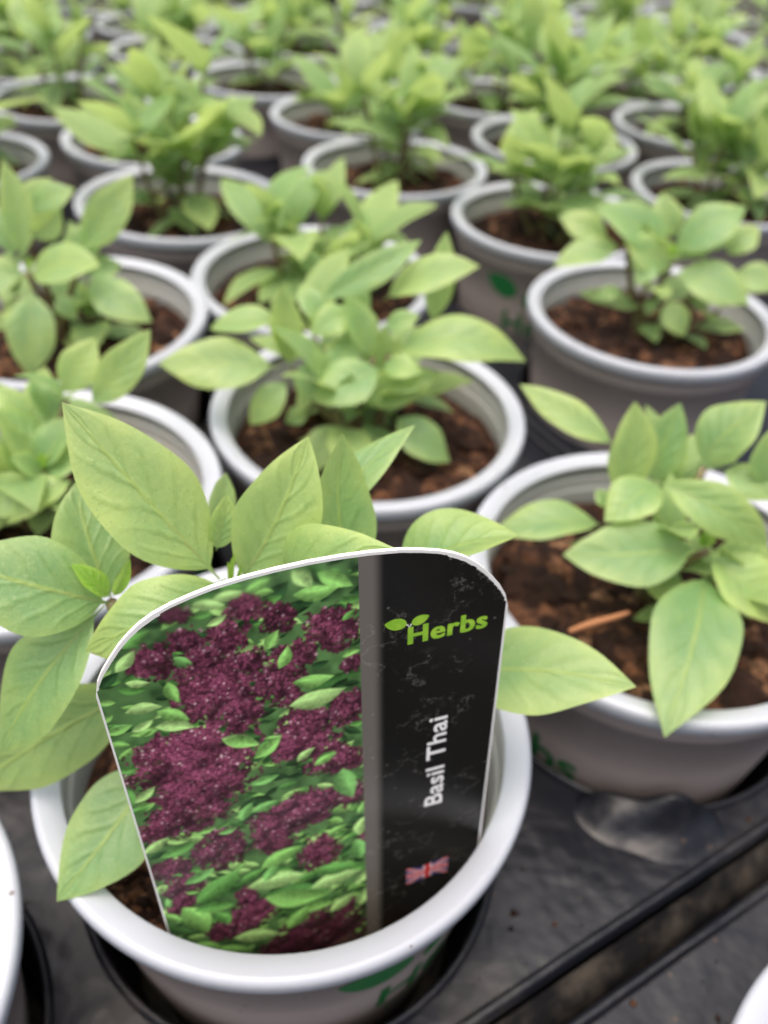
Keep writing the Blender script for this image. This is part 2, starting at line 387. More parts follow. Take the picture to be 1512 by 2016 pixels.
def soil_mesh(name, seed, chunks, extra=None):
    rng = random.Random(seed); vs, fs = [], []
    nr, na = 22, 72
    def hgt(x, y):
        p = Vector((x * 3.1 + seed * 3, y * 3.1, seed)); q = Vector((x * 11, y * 11 + seed, 5))
        return 0.055 * noise.noise(p) + 0.03 * noise.noise(q) + 0.016 * noise.noise(q * 2.7) + (extra(x, y) if extra else 0)
    vs.append((0, 0, hgt(0, 0)))
    for i in range(1, nr + 1):
        r = 0.856 * i / nr
        for k in range(na):
            a = 2 * math.pi * k / na; x, y = r * math.cos(a), r * math.sin(a); vs.append((x, y, hgt(x, y)))
    for k in range(na): fs.append((0, 1 + k, 1 + (k + 1) % na))
    for i in range(nr - 1):
        for k in range(na):
            a = 1 + i * na; fs.append((a + k, a + na + k, a + na + (k + 1) % na, a + (k + 1) % na))
    nsurf = len(fs)
    bmi = bmesh.new(); bmesh.ops.create_icosphere(bmi, subdivisions=1, radius=1.0)
    iv = [v.co.copy() for v in bmi.verts]; jf = [tuple(v.index for v in f.verts) for f in bmi.faces]; bmi.free()
    for c_ in range(chunks):
        s_ = 0.007 + 0.082 * rng.random() ** 4.0
        r = (0.842 - 1.6 * s_) * math.sqrt(rng.random()); a = rng.random() * 6.2832; x, y = r * math.cos(a), r * math.sin(a)
        sc = Vector((s_ * rng.uniform(.7, 1.5), s_ * rng.uniform(.6, 1.2), s_ * rng.uniform(.5, .9)))
        rot = Matrix.Rotation(rng.random() * 6.28, 3, 'Z') @ Matrix.Rotation(rng.uniform(-.5, .5), 3, 'X')
        b0 = len(vs); z = hgt(x, y) + s_ * 0.42
        for v in iv:
            k = 1 + rng.uniform(-.4, .4); w_ = rot @ Vector((v.x * sc.x * k, v.y * sc.y * k, v.z * sc.z * k)); vs.append((x + w_.x, y + w_.y, z + w_.z))
        fs += [tuple(b0 + q for q in f) for f in jf]
    for c_ in range(chunks // 9):            # coir fibres and bark slivers
        r = 0.7 * math.sqrt(rng.random()); a = rng.random() * 6.28; p = Vector((r * math.cos(a), r * math.sin(a), 0)); p.z = hgt(p.x, p.y) + 0.02
        d = Vector((rng.uniform(-1, 1), rng.uniform(-1, 1), rng.uniform(-.1, .35))).normalized(); ln = rng.uniform(.03, .13); w_ = rng.uniform(.002, .007)
        sd_ = d.cross(Vector((0, 0, 1))).normalized() * w_; up = sd_.cross(d).normalized() * w_ * .7
        b0 = len(vs)
        for e_, k in ((p - d * ln, .5), (p, 1), (p + d * ln, .4)):
            for q in (sd_, up, -sd_, -up): vs.append(tuple(e_ + q * k))
        for i in range(2):
            for k in range(4): fs.append((b0 + i * 4 + k, b0 + i * 4 + (k + 1) % 4, b0 + i * 4 + 4 + (k + 1) % 4, b0 + i * 4 + 4 + k))
    me = mesh(name, [(x * R, y * R, z * R) for x, y, z in vs], fs)
    me.polygons.foreach_set('use_smooth', [i < nsurf for i in range(len(me.polygons))])
    me.materials.append(SOIL)
    return me
SOIL_NEAR = [soil_mesh('soil', 1, 3200), soil_mesh('soil', 2, 3200), soil_mesh('soil', 5, 3200)]
FC = BH * POTS['F'][0] + NH * POTS['F'][1]
def label_trough(x, y):                        # the compost was pushed down between the label and the wall
    q = (x + FC.x + 0.63) * -0.344 + (y + FC.y - 1.20) * 0.939       # distance behind the label's plane
    a = (x + FC.x + 0.63) * 0.939 + (y + FC.y - 1.20) * 0.344
    f = min(1, max(0, (0.10 - q) / 0.10)); g = min(1, max(0, (a - 0.02) / 0.12)) * min(1, max(0, (1.2 - a) / 0.1))
    return -0.20 * f * g
SOIL_F = soil_mesh('soil', 8, 3200, label_trough)
SOIL_FAR = [soil_mesh('soil', 3, 900), soil_mesh('soil', 4, 900)]

# printed logo: two leaves, the word and a small line under it, wrapped round the pot
def body_r(z):
    if z > -0.236: return 0.93
    return 0.906 - (0.906 - 0.735) * (-0.236 - z) / (1.66 - 0.236)
def wrap_mesh(name, verts, faces):
    vs = []
    for x, z in verts:                        # x along the wall (R), z height
        r = body_r(z) + 0.0025; a = x / 0.9 - math.pi / 2
        vs.append((r * math.cos(a) * R, r * math.sin(a) * R, z * R))
    return mesh(name, vs, faces)
def leaf_outline(n=14):
    u = [i / n for i in range(n + 1)]
    return [(q, (q ** .62) * (1 - q) ** .8 * 0.62) for q in u]
def printed_leaf(base, tip, name='printed_leaf', w=1.0):
    bx, bz = base; dx, dz = tip[0] - bx, tip[1] - bz
    top, bot = [], []
    for q, h in leaf_outline():
        c = (bx + dx * q, bz + dz * q)
        top.append((c[0] - dz * h * w, c[1] + dx * h * w)); bot.append((c[0] + dz * h * w, c[1] - dx * h * w))
    n = len(top)
    return wrap_mesh(name, top + bot, [(i, i + 1, n + i + 1, n + i) for i in range(n - 1)])
def text_mesh(body, name, offset=0.0, shear=0.0, space=1.0):
    cu = bpy.data.curves.new('t', 'FONT'); cu.body = body; cu.offset = offset; cu.shear = shear; cu.space_character = space; cu.resolution_u = 4
    cu.fill_mode = 'FRONT'
    return curve_to_mesh(cu, name)
def box_fit(me, x0, x1, y0, y1):
    co = np.zeros(len(me.vertices) * 3); me.vertices.foreach_get('co', co); co = co.reshape(-1, 3)
    mn, mx = co.min(0), co.max(0)
    return [(x0 + (p[0] - mn[0]) / (mx[0] - mn[0]) * (x1 - x0), y0 + (p[1] - mn[1]) / (mx[1] - mn[1]) * (y1 - y0)) for p in co]
tm = text_mesh('Herbs', 'lettering', 0.018)
bm = bmesh.new(); bm.from_mesh(tm); bmesh.ops.triangulate(bm, faces=bm.faces)
for _ in range(2): bmesh.ops.subdivide_edges(bm, edges=[e_ for e_ in bm.edges if e_.calc_length() > 0.12], cuts=1, use_grid_fill=False)
bmesh.ops.triangulate(bm, faces=bm.faces); bm.to_mesh(tm); bm.free()
WORD_ME = wrap_mesh('printed_lettering', box_fit(tm, -0.36, 0.46, -0.90, -0.64), [tuple(p.vertices) for p in tm.polygons])
PL1 = printed_leaf((-0.24, -0.46), (-0.56, -0.35), w=1.3); PL2 = printed_leaf((-0.15, -0.58), (-0.02, -0.33), w=1.1)
sv, sf = [], []
rs = random.Random(4)
x = -0.30
while x < 0.44:                               # tiny illegible line of print
    w_ = rs.uniform(.02, .045); b0 = len(sv); h_ = rs.uniform(.05, .075)
    sv += [(x, -1.02), (x + w_, -1.02), (x + w_, -1.02 + h_), (x, -1.02 + h_)]; sf.append((b0, b0 + 1, b0 + 2, b0 + 3)); x += w_ + .016
LINE_ME = wrap_mesh('printed_line', sv, sf)

POT_LABELS = {
 'F': 'grey pot with a white rim at the front, holding the picture label',
 'R': 'grey pot at the right edge, touching the front pot, soil and orange twig showing',
 'M': 'grey pot in the middle, directly behind the leaves of the labelled plant',
 'L2': 'grey pot half hidden at the left edge behind the big upright front leaf',
 'BL': 'white rim of a pot cut off by the bottom left edge',
 'BR': 'white rim of a pot cut off by the bottom right corner',
 'UR': 'grey pot at the right edge above the right-hand front pot, full plain side showing',
 'Q': 'grey pot almost hidden right behind the middle plant',
 'U': 'grey pot with a small green printed leaf, behind the plain pot at the right',
 'L1': 'grey pot at the left edge with a leaf hanging down over its soil',
 'P1': 'blurred grey pot with bushy upright plant, left of centre in the upper third',
 'T': 'blurred grey pot with wide empty soil rim in the upper centre',
 'G': 'blurred grey pot touching the right side of the upper centre pot',
 'I': 'blurred grey pot at the right edge with its dark inner wall showing',
 'A': 'blurred pot rim cut off by the upper left edge',
 'P2': 'blurred grey pot, its rim end showing right of the bushy upper left plant',
 'E': 'blurred grey pot just behind and left of the upper centre pot',
 'D': 'blurred tall grey pot with its shaded side showing, between the two leftmost centre plants',
}
pot_i = 0
def place_pot(k):
    global pot_i
    s, t_, az = POTS[k]
    rng = random.Random('pot' + k)
    root = empty('plant_pot', st(s, t_, ZR - POT_H * R), math.radians(az + 90))
    dz = POT_H * R
    sc_ = {'F': 1.032, 'R': 1.018, 'M': 1.018, 'L1': 1.018, 'L2': 1.018, 'BL': 1.02, 'BR': 1.02, 'T': 1.01}.get(k, 1.0)
    root.scale = (sc_, sc_, 1.0)
    root.rotation_euler = (math.radians(rng.uniform(-1, 1)), math.radians(rng.uniform(-1, 1)), math.radians(az + 90))
    bo = link('pot_body', BODY_ME, POT_OUT, root, (0, 0, dz)); link('pot_rim', RIM_ME, RIM, root, (0, 0, dz)); link('inner_wall', IN_ME, POT_IN, root, (0, 0, dz))
    near = k in ('F', 'R', 'M', 'L1', 'L2', 'UR', 'Q', 'U', 'T')
    so = link('soil', (SOIL_NEAR if near else SOIL_FAR)[pot_i % (3 if near else 2)], None, root, (0, 0, dz + {'F': -0.40, 'M': -0.31, 'R': -0.31}.get(k, -0.27) * R))
    so.rotation_euler = (0, 0, rng.random() * 6.28); so['kind'] = 'stuff'
    if k == 'F': so.data = SOIL_F; so.rotation_euler = (0, 0, -math.radians(az + 90))
    if t_ < 9:
        link('printed_leaf', PL1, GREEN, bo); link('printed_leaf', PL2, GREEN, bo)
        link('printed_lettering', WORD_ME, GREEN, bo); link('printed_line', LINE_ME, GREEN, bo)
    pot_i += 1
    return root
pot_roots = {k: place_pot(k) for k in POTS}

# ------------------------------------------------------------------ leaves
def leaf_shape(u):
    s = max(0.0, (u - 0.07) / 0.93)
    return max(0.022, (s ** 0.86) * ((1 - s) ** 1.06) / 0.2668 ) if u < 0.999 else 0.0
def leaf_mesh(name, base, tip, W, nrm, bend=0.08, droop=0.0, fold=0.25, nu=14, nv=7, seed=0, quilt=0.0, twist=0.0, skew=0.0):
    base = Vector(base); tip = Vector(tip); ax = tip - base; L = ax.length; th = ax / L
    n0 = (nrm - th * nrm.dot(th)).normalized(); side0 = n0.cross(th)
    ph = random.Random(seed); f1, f2 = ph.random() * 6.28, ph.random() * 6.28
    cs = []
    for i in range(nu + 1):
        u = i / nu
        cs.append(th * (L * u) + n0 * (L * (bend * 4 * u * (1 - u) + droop * (u * (1 - u) * 4 * u * -0.0))) + side0 * (L * skew * math.sin(math.pi * u)))
    vs, uvs, fs = [], [], []
    for i in range(nu + 1):
        u = i / nu
        tg = (cs[min(i + 1, nu)] - cs[max(i - 1, 0)]).normalized()
        side = side0.copy(); side = (side - tg * side.dot(tg)).normalized(); nn = tg.cross(side)
        an = twist * (u - 0.4); side, nn = side * math.cos(an) + nn * math.sin(an), nn * math.cos(an) - side * math.sin(an)
        hw = W * 0.5 * leaf_shape(u)
        fo = fold * (1 - 0.5 * u)
        for j in range(nv):
            v = -1 + 2 * j / (nv - 1); av = abs(v)
            z = hw * fo * (av ** 1.25) - hw * 0.16 * av ** 3
            q = math.sin(math.pi * (6.2 * u - 1.9 * av ** .8 ) + 0.3) ** 2
            z += quilt * L * (q - 0.5) * math.sin(math.pi * min(1, av)) * min(1, 4 * u * (1 - u) + .2)
            z += 0.055 * hw * math.sin(9 * u + f1 + (1.3 if v > 0 else 0)) * av ** 2
            edge = 1 + 0.025 * math.sin(15 * u + f2 + (2 if v > 0 else 0))
            p = cs[i] + side * (hw * v * edge * math.cos(fo * .6)) + nn * z
            vs.append(p); uvs.append((u, v * .5 + .5))
    for i in range(nu):
        for j in range(nv - 1):
            a = i * nv + j; fs.append((a, a + 1, a + nv + 1, a + nv))
    me = mesh(name, vs, fs)
    ul = me.uv_layers.new(name='leaf')
    li = np.zeros(len(me.loops), dtype=np.int32); me.loops.foreach_get('vertex_index', li)
    ul.data.foreach_set('uv', np.array(uvs, dtype=np.float32)[li].ravel())
    return me, base

def photo_leaf(root, spec, seed, near=True, mat=None):
    bu, bv_, by, tu, tv, ty, wpx = spec[:7]
    roll = spec[7] if len(spec) > 7 else 0; bend = spec[8] if len(spec) > 8 else 0.08; fold = (spec[9] if len(spec) > 9 else 0.28) * 1.55
    b = at(bu, bv_, by); tp = at(tu, tv, ty); mid = (b + tp) / 2
    L = (tp - b).length; th = (tp - b) / L
    toc = (CAM - mid).normalized(); depth = (mid - CAM).dot(CW)
    want = (toc * 0.75 + Vector((0, 0, 1)) * 0.5)
    n0 = (want - th * want.dot(th)).normalized()
    n0 = Matrix.Rotation(math.radians(roll), 3, th) @ n0
    vis = (toc - th * toc.dot(th)); vis = abs(n0.dot(vis.normalized())) if vis.length > 1e-4 else 1
    W = wpx * depth / FPX / max(0.45, vis) * 0.97
    W = min(W, L * 0.75)
    me, base = leaf_mesh('leaf', b, tp, W, n0, bend, 0, fold, 26 if near else 16, 13 if near else 9, seed, 0.0055, spec[10] if len(spec) > 10 else random.Random(seed + 1).uniform(-.35, .35), random.Random(seed).uniform(-.05, .05))
    o = link('leaf', me, mat or LEAF, root); o.location = base - root.location
    return o
def stem(root, a, b, r0, r1, name='stem', bow=0.06, seed=0):
    rng = random.Random(seed); d = b - a; sd_ = d.cross(Vector((rng.uniform(-1, 1), rng.uniform(-1, 1), .2))).normalized() * d.length * bow
    pts = [a.lerp(b, q / 10) + sd_ * math.sin(math.pi * q / 10) - root.location for q in range(11)]
    me = tube_mesh(name, pts, [r0 + (r1 - r0) * q / 10 for q in range(11)], 10)
    return link(name, me, STEM, root)

SOIL_Z = ZR - 0.29 * R
def plant_root(k, label):
    s, t_, _ = POTS[k]
    root = empty('basil_plant', st(s, t_, SOIL_Z)); tag(root, label, 'plant', 'basil seedlings')
    return root
def bud(root, p, seed, sc=1.0):
    rng = random.Random(seed)
    for i in range(4):
        a = rng.random() * 6.28; d = Vector((math.cos(a) * .45, math.sin(a) * .45, 1)).normalized() * rng.uniform(.10, .17) * R * sc
        me, base = leaf_mesh('young_leaf', p, p + d, 0.045 * R * sc, Vector((-math.cos(a), -math.sin(a), .4)), -0.08, 0, .5, 8, 5, seed + i)
        o = link('young_leaf', me, YOUNG, root); o.location = base - root.location

# spec: base u, v, Y ; tip u, v, Y ; width in photo px ; roll, bend, fold, twist
CUSTOM = {
 'F': dict(label='large pale green basil plant behind the picture label at the front', near=True, leaves=[
   (432, 1140, 1.86, 122, 792, 2.02, 205, -6, 0.05, 0.22),
   (470, 1150, 1.86, 607, 858, 2.06, 172, 14, 0.06, 0.34),
   (700, 1180, 1.96, 674, 852, 2.12, 138, 18, -0.05, 0.42),
   (590, 1090, 2.12, 818, 836, 2.38, 88, -18, 0.10, 0.2),
   (560, 1150, 1.90, 790, 1085, 1.72, 150, 10, 0.22, 0.2),
   (780, 1150, 2.02, 1022, 1056, 2.02, 120, -32, 0.12, 0.5),
   (850, 1335, 1.98, 1253, 1352, 1.80, 176, -4, 0.06, 0.18),
   (222, 1190, 1.82, -120, 1100, 1.72, 196, -4, 0.10, 0.2),
   (205, 1192, 1.80, 2, 1482, 1.52, 152, 16, 0.10, 0.2),
   (300, 1345, 1.86, -60, 1560, 1.62, 176, -24, 0.08, 0.2),
   (330, 1480, 1.70, 112, 1775, 1.24, 172, 4, 0.06, 0.2),
   (445, 1140, 1.84, 168, 1282, 1.62, 150, -8, 0.26, 0.1),
   (222, 1185, 1.88, 148, 950, 2.12, 150, 10, 0.04, 0.3),
   (425, 1085, 1.92, 446, 972, 1.98, 62, 20, 0.05, 0.5),
   (620, 1110, 2.05, 640, 985, 2.2, 70, 0, 0.05, 0.3),
   (400, 1050, 2.15, 445, 930, 2.5, 60, 40, 0.05, 0.3),
   (640, 1160, 1.9, 900, 1160, 1.75, 110, 0, 0.12, 0.2),
  ], young=[(215, 1178, 1.80, 140, 1110, 1.80, 46, 10, 0.1, 0.5), (222, 1175, 1.80, 256, 1100, 1.82, 30, 30, 0.05, 0.6), (457, 1152, 1.84, 463, 1088, 1.86, 13, 0, 0, .6), (452, 1152, 1.83, 448, 1105, 1.84, 11, 0, 0, .6), (466, 1150, 1.84, 474, 1112, 1.85, 10, 0, 0, .6)],
  stems=[(455, 1150, 1.85), (218, 1185, 1.82), (690, 1200, 1.96), (600, 1100, 2.1), (840, 1335, 1.99)]),
 'R': dict(label='basil plant at the right edge with a big leaf hanging over its rim', near=True, leaves=[
   (1215, 880, 3.5, 1023, 757, 3.75, 66, 0, 0.04, 0.2), (1213, 985, 3.35, 1250, 790, 3.5, 94, 24, 0.05, 0.3),
   (1285, 960, 3.5, 1340, 793, 3.65, 92, 10, 0.05, 0.25), (1375, 915, 3.4, 1508, 790, 3.45, 116, -14, 0.10, 0.25),
   (1300, 950, 3.25, 1190, 1028, 3.02, 96, 10, 0.12, 0.2), (1190, 1035, 3.2, 968, 1052, 3.15, 76, 20, 0.14, 0.25),
   (1374, 1078, 2.98, 1108, 1092, 2.92, 136, 0, 0.05, 0.28), (1290, 945, 3.15, 1512, 1074, 2.95, 98, 18, 0.2, 0.2),
   (1388, 1128, 2.96, 1308, 1452, 2.08, 176, -4, 0.10, 0.22), (1392, 1092, 2.96, 1545, 1222, 2.72, 118, -14, 0.1, 0.35),
   (1420, 925, 3.3, 1525, 985, 3.15, 70, 0, 0.1, 0.2), (1500, 960, 3.2, 1522, 840, 3.3, 60, 20, 0.05, 0.2),
   (1330, 1110, 3.05, 1300, 1178, 2.98, 44, 0, 0.1, 0.2), (1440, 1150, 3.0, 1490, 1215, 2.95, 50, 0, .1, .2), (1200, 1000, 3.25, 1172, 965, 3.3, 34, 0, .1, .3),
   (1400, 1080, 3.0, 1530, 1120, 2.98, 100, 0, .1, .3)],
  young=[(1391, 1078, 2.97, 1390, 1040, 2.98, 34, 0, 0, .6), (1388, 1080, 2.96, 1378, 1052, 2.97, 16, 30, 0, .6)],
  stems=[(1391, 1085, 2.97), (1290, 950, 3.3), (1205, 990, 3.34), (1385, 920, 3.38)]),
 'M': dict(label='bushy basil plant in the middle pot with leaves spread to both sides', near=True, leaves=[
   (548, 722, 4.25, 312, 716, 4.15, 104, 0, 0.04, 0.2), (625, 590, 4.5, 830, 472, 4.7, 66, 10, 0.08, 0.25), (755, 592, 4.6, 945, 524, 4.6, 70, -12, 0.1, 0.25),
   (850, 640, 4.7, 880, 455, 4.85, 62, 10, 0.05, 0.3), (724, 706, 4.3, 688, 580, 4.4, 62, 30, 0.04, 0.4), (575, 728, 4.35, 555, 562, 4.45, 68, 25, -0.05, 0.4),
   (772, 698, 4.4, 1036, 712, 4.35, 92, -8, 0.2, 0.22), (750, 722, 4.2, 614, 790, 4.0, 96, 8, 0.08, 0.2), (700, 790, 4.3, 870, 735, 4.3, 84, 20, 0.08, 0.25),
   (775, 818, 4.25, 886, 910, 4.1, 80, -6, 0.1, 0.2), (565, 748, 4.25, 492, 836, 4.1, 64, 0, 0.1, 0.25), (625, 705, 4.25, 596, 795, 4.1, 66, 20, 0.1, 0.3),
   (556, 632, 4.45, 413, 648, 4.4, 52, 24, 0.12, 0.3), (700, 615, 4.45, 612, 660, 4.3, 66, 0, 0.15, 0.2), (752, 718, 4.3, 832, 733, 4.2, 52, 0, 0.12, 0.2),
   (675, 835, 4.15, 608, 935, 3.95, 74, 0, 0.08, 0.2), (755, 645, 4.45, 826, 620, 4.45, 44, 0, 0.1, 0.2), (690, 690, 4.5, 720, 540, 4.7, 60, 0, 0.06, 0.3),
   (650, 800, 4.3, 720, 760, 4.35, 70, 0, .1, .2), (610, 810, 4.3, 562, 832, 4.25, 40, 0, .1, .2), (640, 640, 4.5, 590, 560, 4.65, 50, 0, .1, .3)],
  young=[(705, 640, 4.4, 700, 610, 4.42, 16, 0, 0, .5)],
  stems=[(640, 690, 4.4), (735, 705, 4.35), (700, 640, 4.45), (575, 728, 4.32), (765, 700, 4.42)]),
 'UR': dict(label='blurred basil plant with broad pale leaves in the plain pot at the right', near=False, leaves=[
   (1322, 500, 6.05, 1470, 408, 6.1, 84, -10, 0.16, 0.2), (1316, 505, 6.05, 1175, 405, 6.15, 80, 12, 0.08, 0.25), (1330, 536, 5.95, 1474, 600, 5.7, 84, -4, 0.1, 0.2),
   (1225, 486, 6.1, 1090, 525, 6.0, 58, 10, 0.06, 0.25), (1200, 475, 6.2, 1100, 425, 6.3, 56, 0, 0.1, 0.2), (1315, 588, 5.95, 1348, 662, 5.75, 56, 0, 0.1, 0.2),
   (1322, 532, 5.98, 1228, 472, 5.95, 72, 0, 0.06, 0.2), (1430, 505, 6.2, 1496, 448, 6.3, 70, 0, 0.1, 0.3), (1332, 512, 6.0, 1420, 452, 6.1, 56, 10, 0.08, 0.3),
   (1290, 590, 6.0, 1275, 620, 5.9, 48, 0, .1, .2), (1225, 570, 6.0, 1172, 590, 5.95, 30, 0, .1, .2), (1330, 470, 6.2, 1300, 380, 6.35, 60, 0, .1, .3),
   (1440, 540, 6.1, 1540, 560, 6.0, 60, 0, .1, .2), (1290, 520, 5.9, 1250, 560, 5.8, 50, 0, .1, .2), (1400, 500, 6.2, 1440, 400, 6.4, 60, 0, .1, .3)],
  young=[(1326, 508, 6.0, 1326, 478, 6.02, 20, 0, 0, .5)],
  stems=[(1326, 515, 6.03), (1235, 485, 6.12), (1425, 515, 6.15), (1316, 590, 6.0)]),
 'L1': dict(label='basil plant at the left edge with one leaf hanging straight down in front', near=False, leaves=[
   (45, 515, 5.2, 4, 312, 5.45, 66, 10, 0.04, 0.25), (158, 498, 5.3, 262, 343, 5.5, 82, 6, 0.06, 0.25), (58, 543, 5.1, 198, 523, 4.98, 80, -4, 0.08, 0.25),
   (172, 545, 5.15, 299, 634, 4.95, 82, 0, 0.08, 0.2), (63, 566, 5.05, 62, 745, 4.7, 96, 0, 0.08, 0.25), (56, 410, 5.5, 148, 372, 5.5, 60, 0, 0.1, 0.2),
   (60, 470, 5.3, 120, 410, 5.4, 60, 40, 0.05, 0.4), (50, 540, 5.1, -60, 545, 5.0, 76, 0, 0.08, 0.2), (110, 585, 5.2, 150, 630, 5.1, 44, 0, 0.1, 0.2), (30, 510, 5.2, -30, 400, 5.4, 60, 0, 0.1, 0.3), (130, 520, 5.3, 200, 440, 5.5, 70, 0, .06, .3),
   (40, 440, 5.5, 100, 350, 5.7, 56, 0, .1, .3), (170, 540, 5.3, 240, 520, 5.4, 50, 0, .1, .3)],
  young=[(55, 535, 5.1, 60, 505, 5.12, 18, 0, 0, .5)],
  stems=[(56, 540, 5.12), (160, 515, 5.28), (50, 450, 5.45)]),
 'L2': dict(label='dark leaved basil plant behind the big upright front leaf at the left edge', near=False, leaves=[
   (176, 800, 3.45, 296, 648, 3.6, 82, 6, 0.06, 0.25), (122, 778, 3.5, 188, 664, 3.65, 78, 0, 0.08, 0.2), (132, 790, 3.4, 26, 740, 3.4, 66, 60, 0.14, 0.3),
   (80, 930, 3.2, -20, 800, 3.3, 90, 30, 0.05, 0.4), (82, 925, 3.2, 150, 820, 3.35, 90, -30, 0.05, 0.4), (80, 940, 3.15, 20, 900, 3.1, 80, 20, 0.1, 0.3),
   (150, 945, 3.15, 14, 1032, 2.95, 64, 14, 0.16, 0.25), (75, 940, 3.15, -30, 1010, 3.0, 90, 0, 0.1, 0.3), (90, 930, 3.2, 170, 900, 3.2, 60, 0, 0.1, 0.3), (60, 850, 3.4, -10, 760, 3.5, 60, 0, 0.1, 0.3), (100, 840, 3.4, 60, 740, 3.55, 60, 30, 0.1, 0.4)],
  young=[(80, 925, 3.18, 84, 890, 3.2, 22, 0, 0, .5)],
  stems=[(80, 930, 3.2), (130, 790, 3.45)]),
}
for k, spec in CUSTOM.items():
    root = plant_root(k, spec['label'])
    base = root.location.copy()
    for i, lf in enumerate(spec['leaves']): photo_leaf(root, lf, 100 + i * 7 + len(k), spec['near'])
    for i, lf in enumerate(spec['young']): photo_leaf(root, lf, 300 + i, False, YOUNG)
    rng = random.Random(k)
    for i, (u_, v_, y_) in enumerate(spec['stems']):
        a = base + Vector((rng.uniform(-.12, .12), rng.uniform(-.12, .12), -0.06)) * R
        stem(root, a, at(u_, v_, y_), 0.034 * R, 0.020 * R, seed=i)

# ------------------------------------------------------------------ plants farther back: shared leaf shapes, own arrangement each
UNIT = []
for i in range(7):
    rng = random.Random(50 + i)
    me, _ = leaf_mesh('leaf', (0, 0, 0), (1, 0, 0), rng.uniform(.36, .48), Vector((0, 0, 1)), rng.uniform(.02, .20), 0, rng.uniform(.2, .6), 14, 7, i, 0.006, rng.uniform(-.4, .4), rng.uniform(-.07, .07))
    me.materials.append(LEAF); UNIT.append(me)
def put_leaf(root, p, d, nrm, L, me):
    d = d.normalized(); n0 = (nrm - d * nrm.dot(d)).normalized(); y = n0.cross(d)
    o = bpy.data.objects.new('leaf', me); col.objects.link(o); o.parent = root
    M = Matrix((d, y, n0)).transposed().to_4x4() @ Matrix.Diagonal((L, L, L, 1)); M.translation = p - root.location
    o.matrix_local = M
    return o
def generic_plant(k, label, hmul=1.0, nst=4, root=None, lscale=1.0):
    rng = random.Random('plant' + k); root = root or plant_root(k, label); base = root.location.copy()
    a0 = rng.random() * 6.28; gs = rng.uniform(.8, 1.2); lscale *= rng.uniform(.88, 1.12)
    for si in range(nst):
        a = a0 + si * 6.28 / nst + rng.uniform(-.5, .5); sp = rng.uniform(.18, .55) if si else rng.uniform(0, .2)
        h = hmul * rng.uniform(.50, .92) * gs * R
        b0 = base + Vector((math.cos(a) * .10, math.sin(a) * .10, -.05)) * R
        b1 = base + Vector((math.cos(a) * sp * R, math.sin(a) * sp * R, h))
        stem(root, b0, b1, .032 * R, .016 * R, seed=si)
        az = rng.random() * 3.14
        for lv, q in enumerate((.34, .56, .78, 1.0)):
            p = b0.lerp(b1, q); az += 1.5708 + rng.uniform(-.3, .3)
            for sg in (0, math.pi):
                if rng.random() < (.35 if lv == 0 else .06): continue
                aa = az + sg + rng.uniform(-.3, .3); el = (-.1, .15, .42, .85)[lv] + rng.uniform(-.4, .4)
                d = Vector((math.cos(aa) * math.cos(el), math.sin(aa) * math.cos(el), math.sin(el)))
                L = (.52, .76, .84, .72)[lv] * rng.uniform(.75, 1.15) * R * lscale
                put_leaf(root, p, d, Vector((-d.x * .3 + rng.uniform(-.3, .3), -d.y * .3 + rng.uniform(-.3, .3), 1)), L, rng.choice(UNIT))
        az += 1.57
        for sg in (0, math.pi):
            el = 1.15 + rng.uniform(-.15, .15); d = Vector((math.cos(az + sg) * math.cos(el), math.sin(az + sg) * math.cos(el), math.sin(el)))
            put_leaf(root, b1, d, Vector((-d.x, -d.y, .6)), rng.uniform(.2, .38) * R, rng.choice(UNIT))
    return root
PLANT_LABELS = {
 'Q': 'blurred basil plant just behind and left of the middle plant',
 'U': 'blurred basil plant in the pot with the small green printed leaf, right of centre',
 'P1': 'bushy upright basil plant left of centre in the upper third',
 'T': 'blurred basil plant standing in the upper centre pot',
 'G': 'blurred basil plant in the pot touching the right side of the upper centre pot',
 'I': 'blurred basil plant at the right edge, above the broad leaved plant',
 'A': 'blurred basil plant cut off by the upper left edge',
 'P2': 'blurred basil plant hidden behind the bushy plant at the upper left',
 'E': 'blurred basil plant in the pot left behind the upper centre pot',
 'D': 'blurred basil plant above the tall shaded grey pot in the upper left half',
}
rest = [k for k in POTS if k not in POT_LABELS]
rest_px = {k: px(st(POTS[k][0], POTS[k][1], ZR)) for k in rest}
ordw = ['first', 'second', 'third', 'fourth', 'fifth', 'sixth', 'seventh', 'eighth', 'ninth', 'tenth', 'eleventh', 'twelfth', 'thirteenth', 'fourteenth', 'fifteenth', 'sixteenth', 'seventeenth', 'eighteenth', 'nineteenth', 'twentieth', 'twenty-first', 'twenty-second']
bands = {}
for k in rest:
    v_ = rest_px[k][1]; b_ = 'in the upper background' if v_ > 110 else ('near the top edge' if v_ > 20 else 'at the far end above the frame')
    bands.setdefault(b_, []).append(k)
auto = {}
for b_, ks in bands.items():
    for i, k in enumerate(sorted(ks, key=lambda k: rest_px[k][0])):
        auto[k] = (f'blurred grey pot {b_}, {ordw[i]} from the left', f'blurred basil plant {b_}, {ordw[i]} from the left')
HM = {'P1': (1.2, 6), 'T': (1.05, 5), 'Q': (.8, 5), 'U': (1.0, 6), 'I': (.95, 5), 'G': (1.0, 6)}
NOPLANT = ('BL', 'BR')
for k, root in pot_roots.items():
    tag(root, POT_LABELS.get(k) or auto[k][0], 'pot', 'grey plant pots')
    if k in CUSTOM or k in NOPLANT: continue
    generic_plant(k, PLANT_LABELS.get(k) or auto[k][1], *HM.get(k, (0.9, 4) if POTS[k][1] > 8.5 else (1.0, 5)))

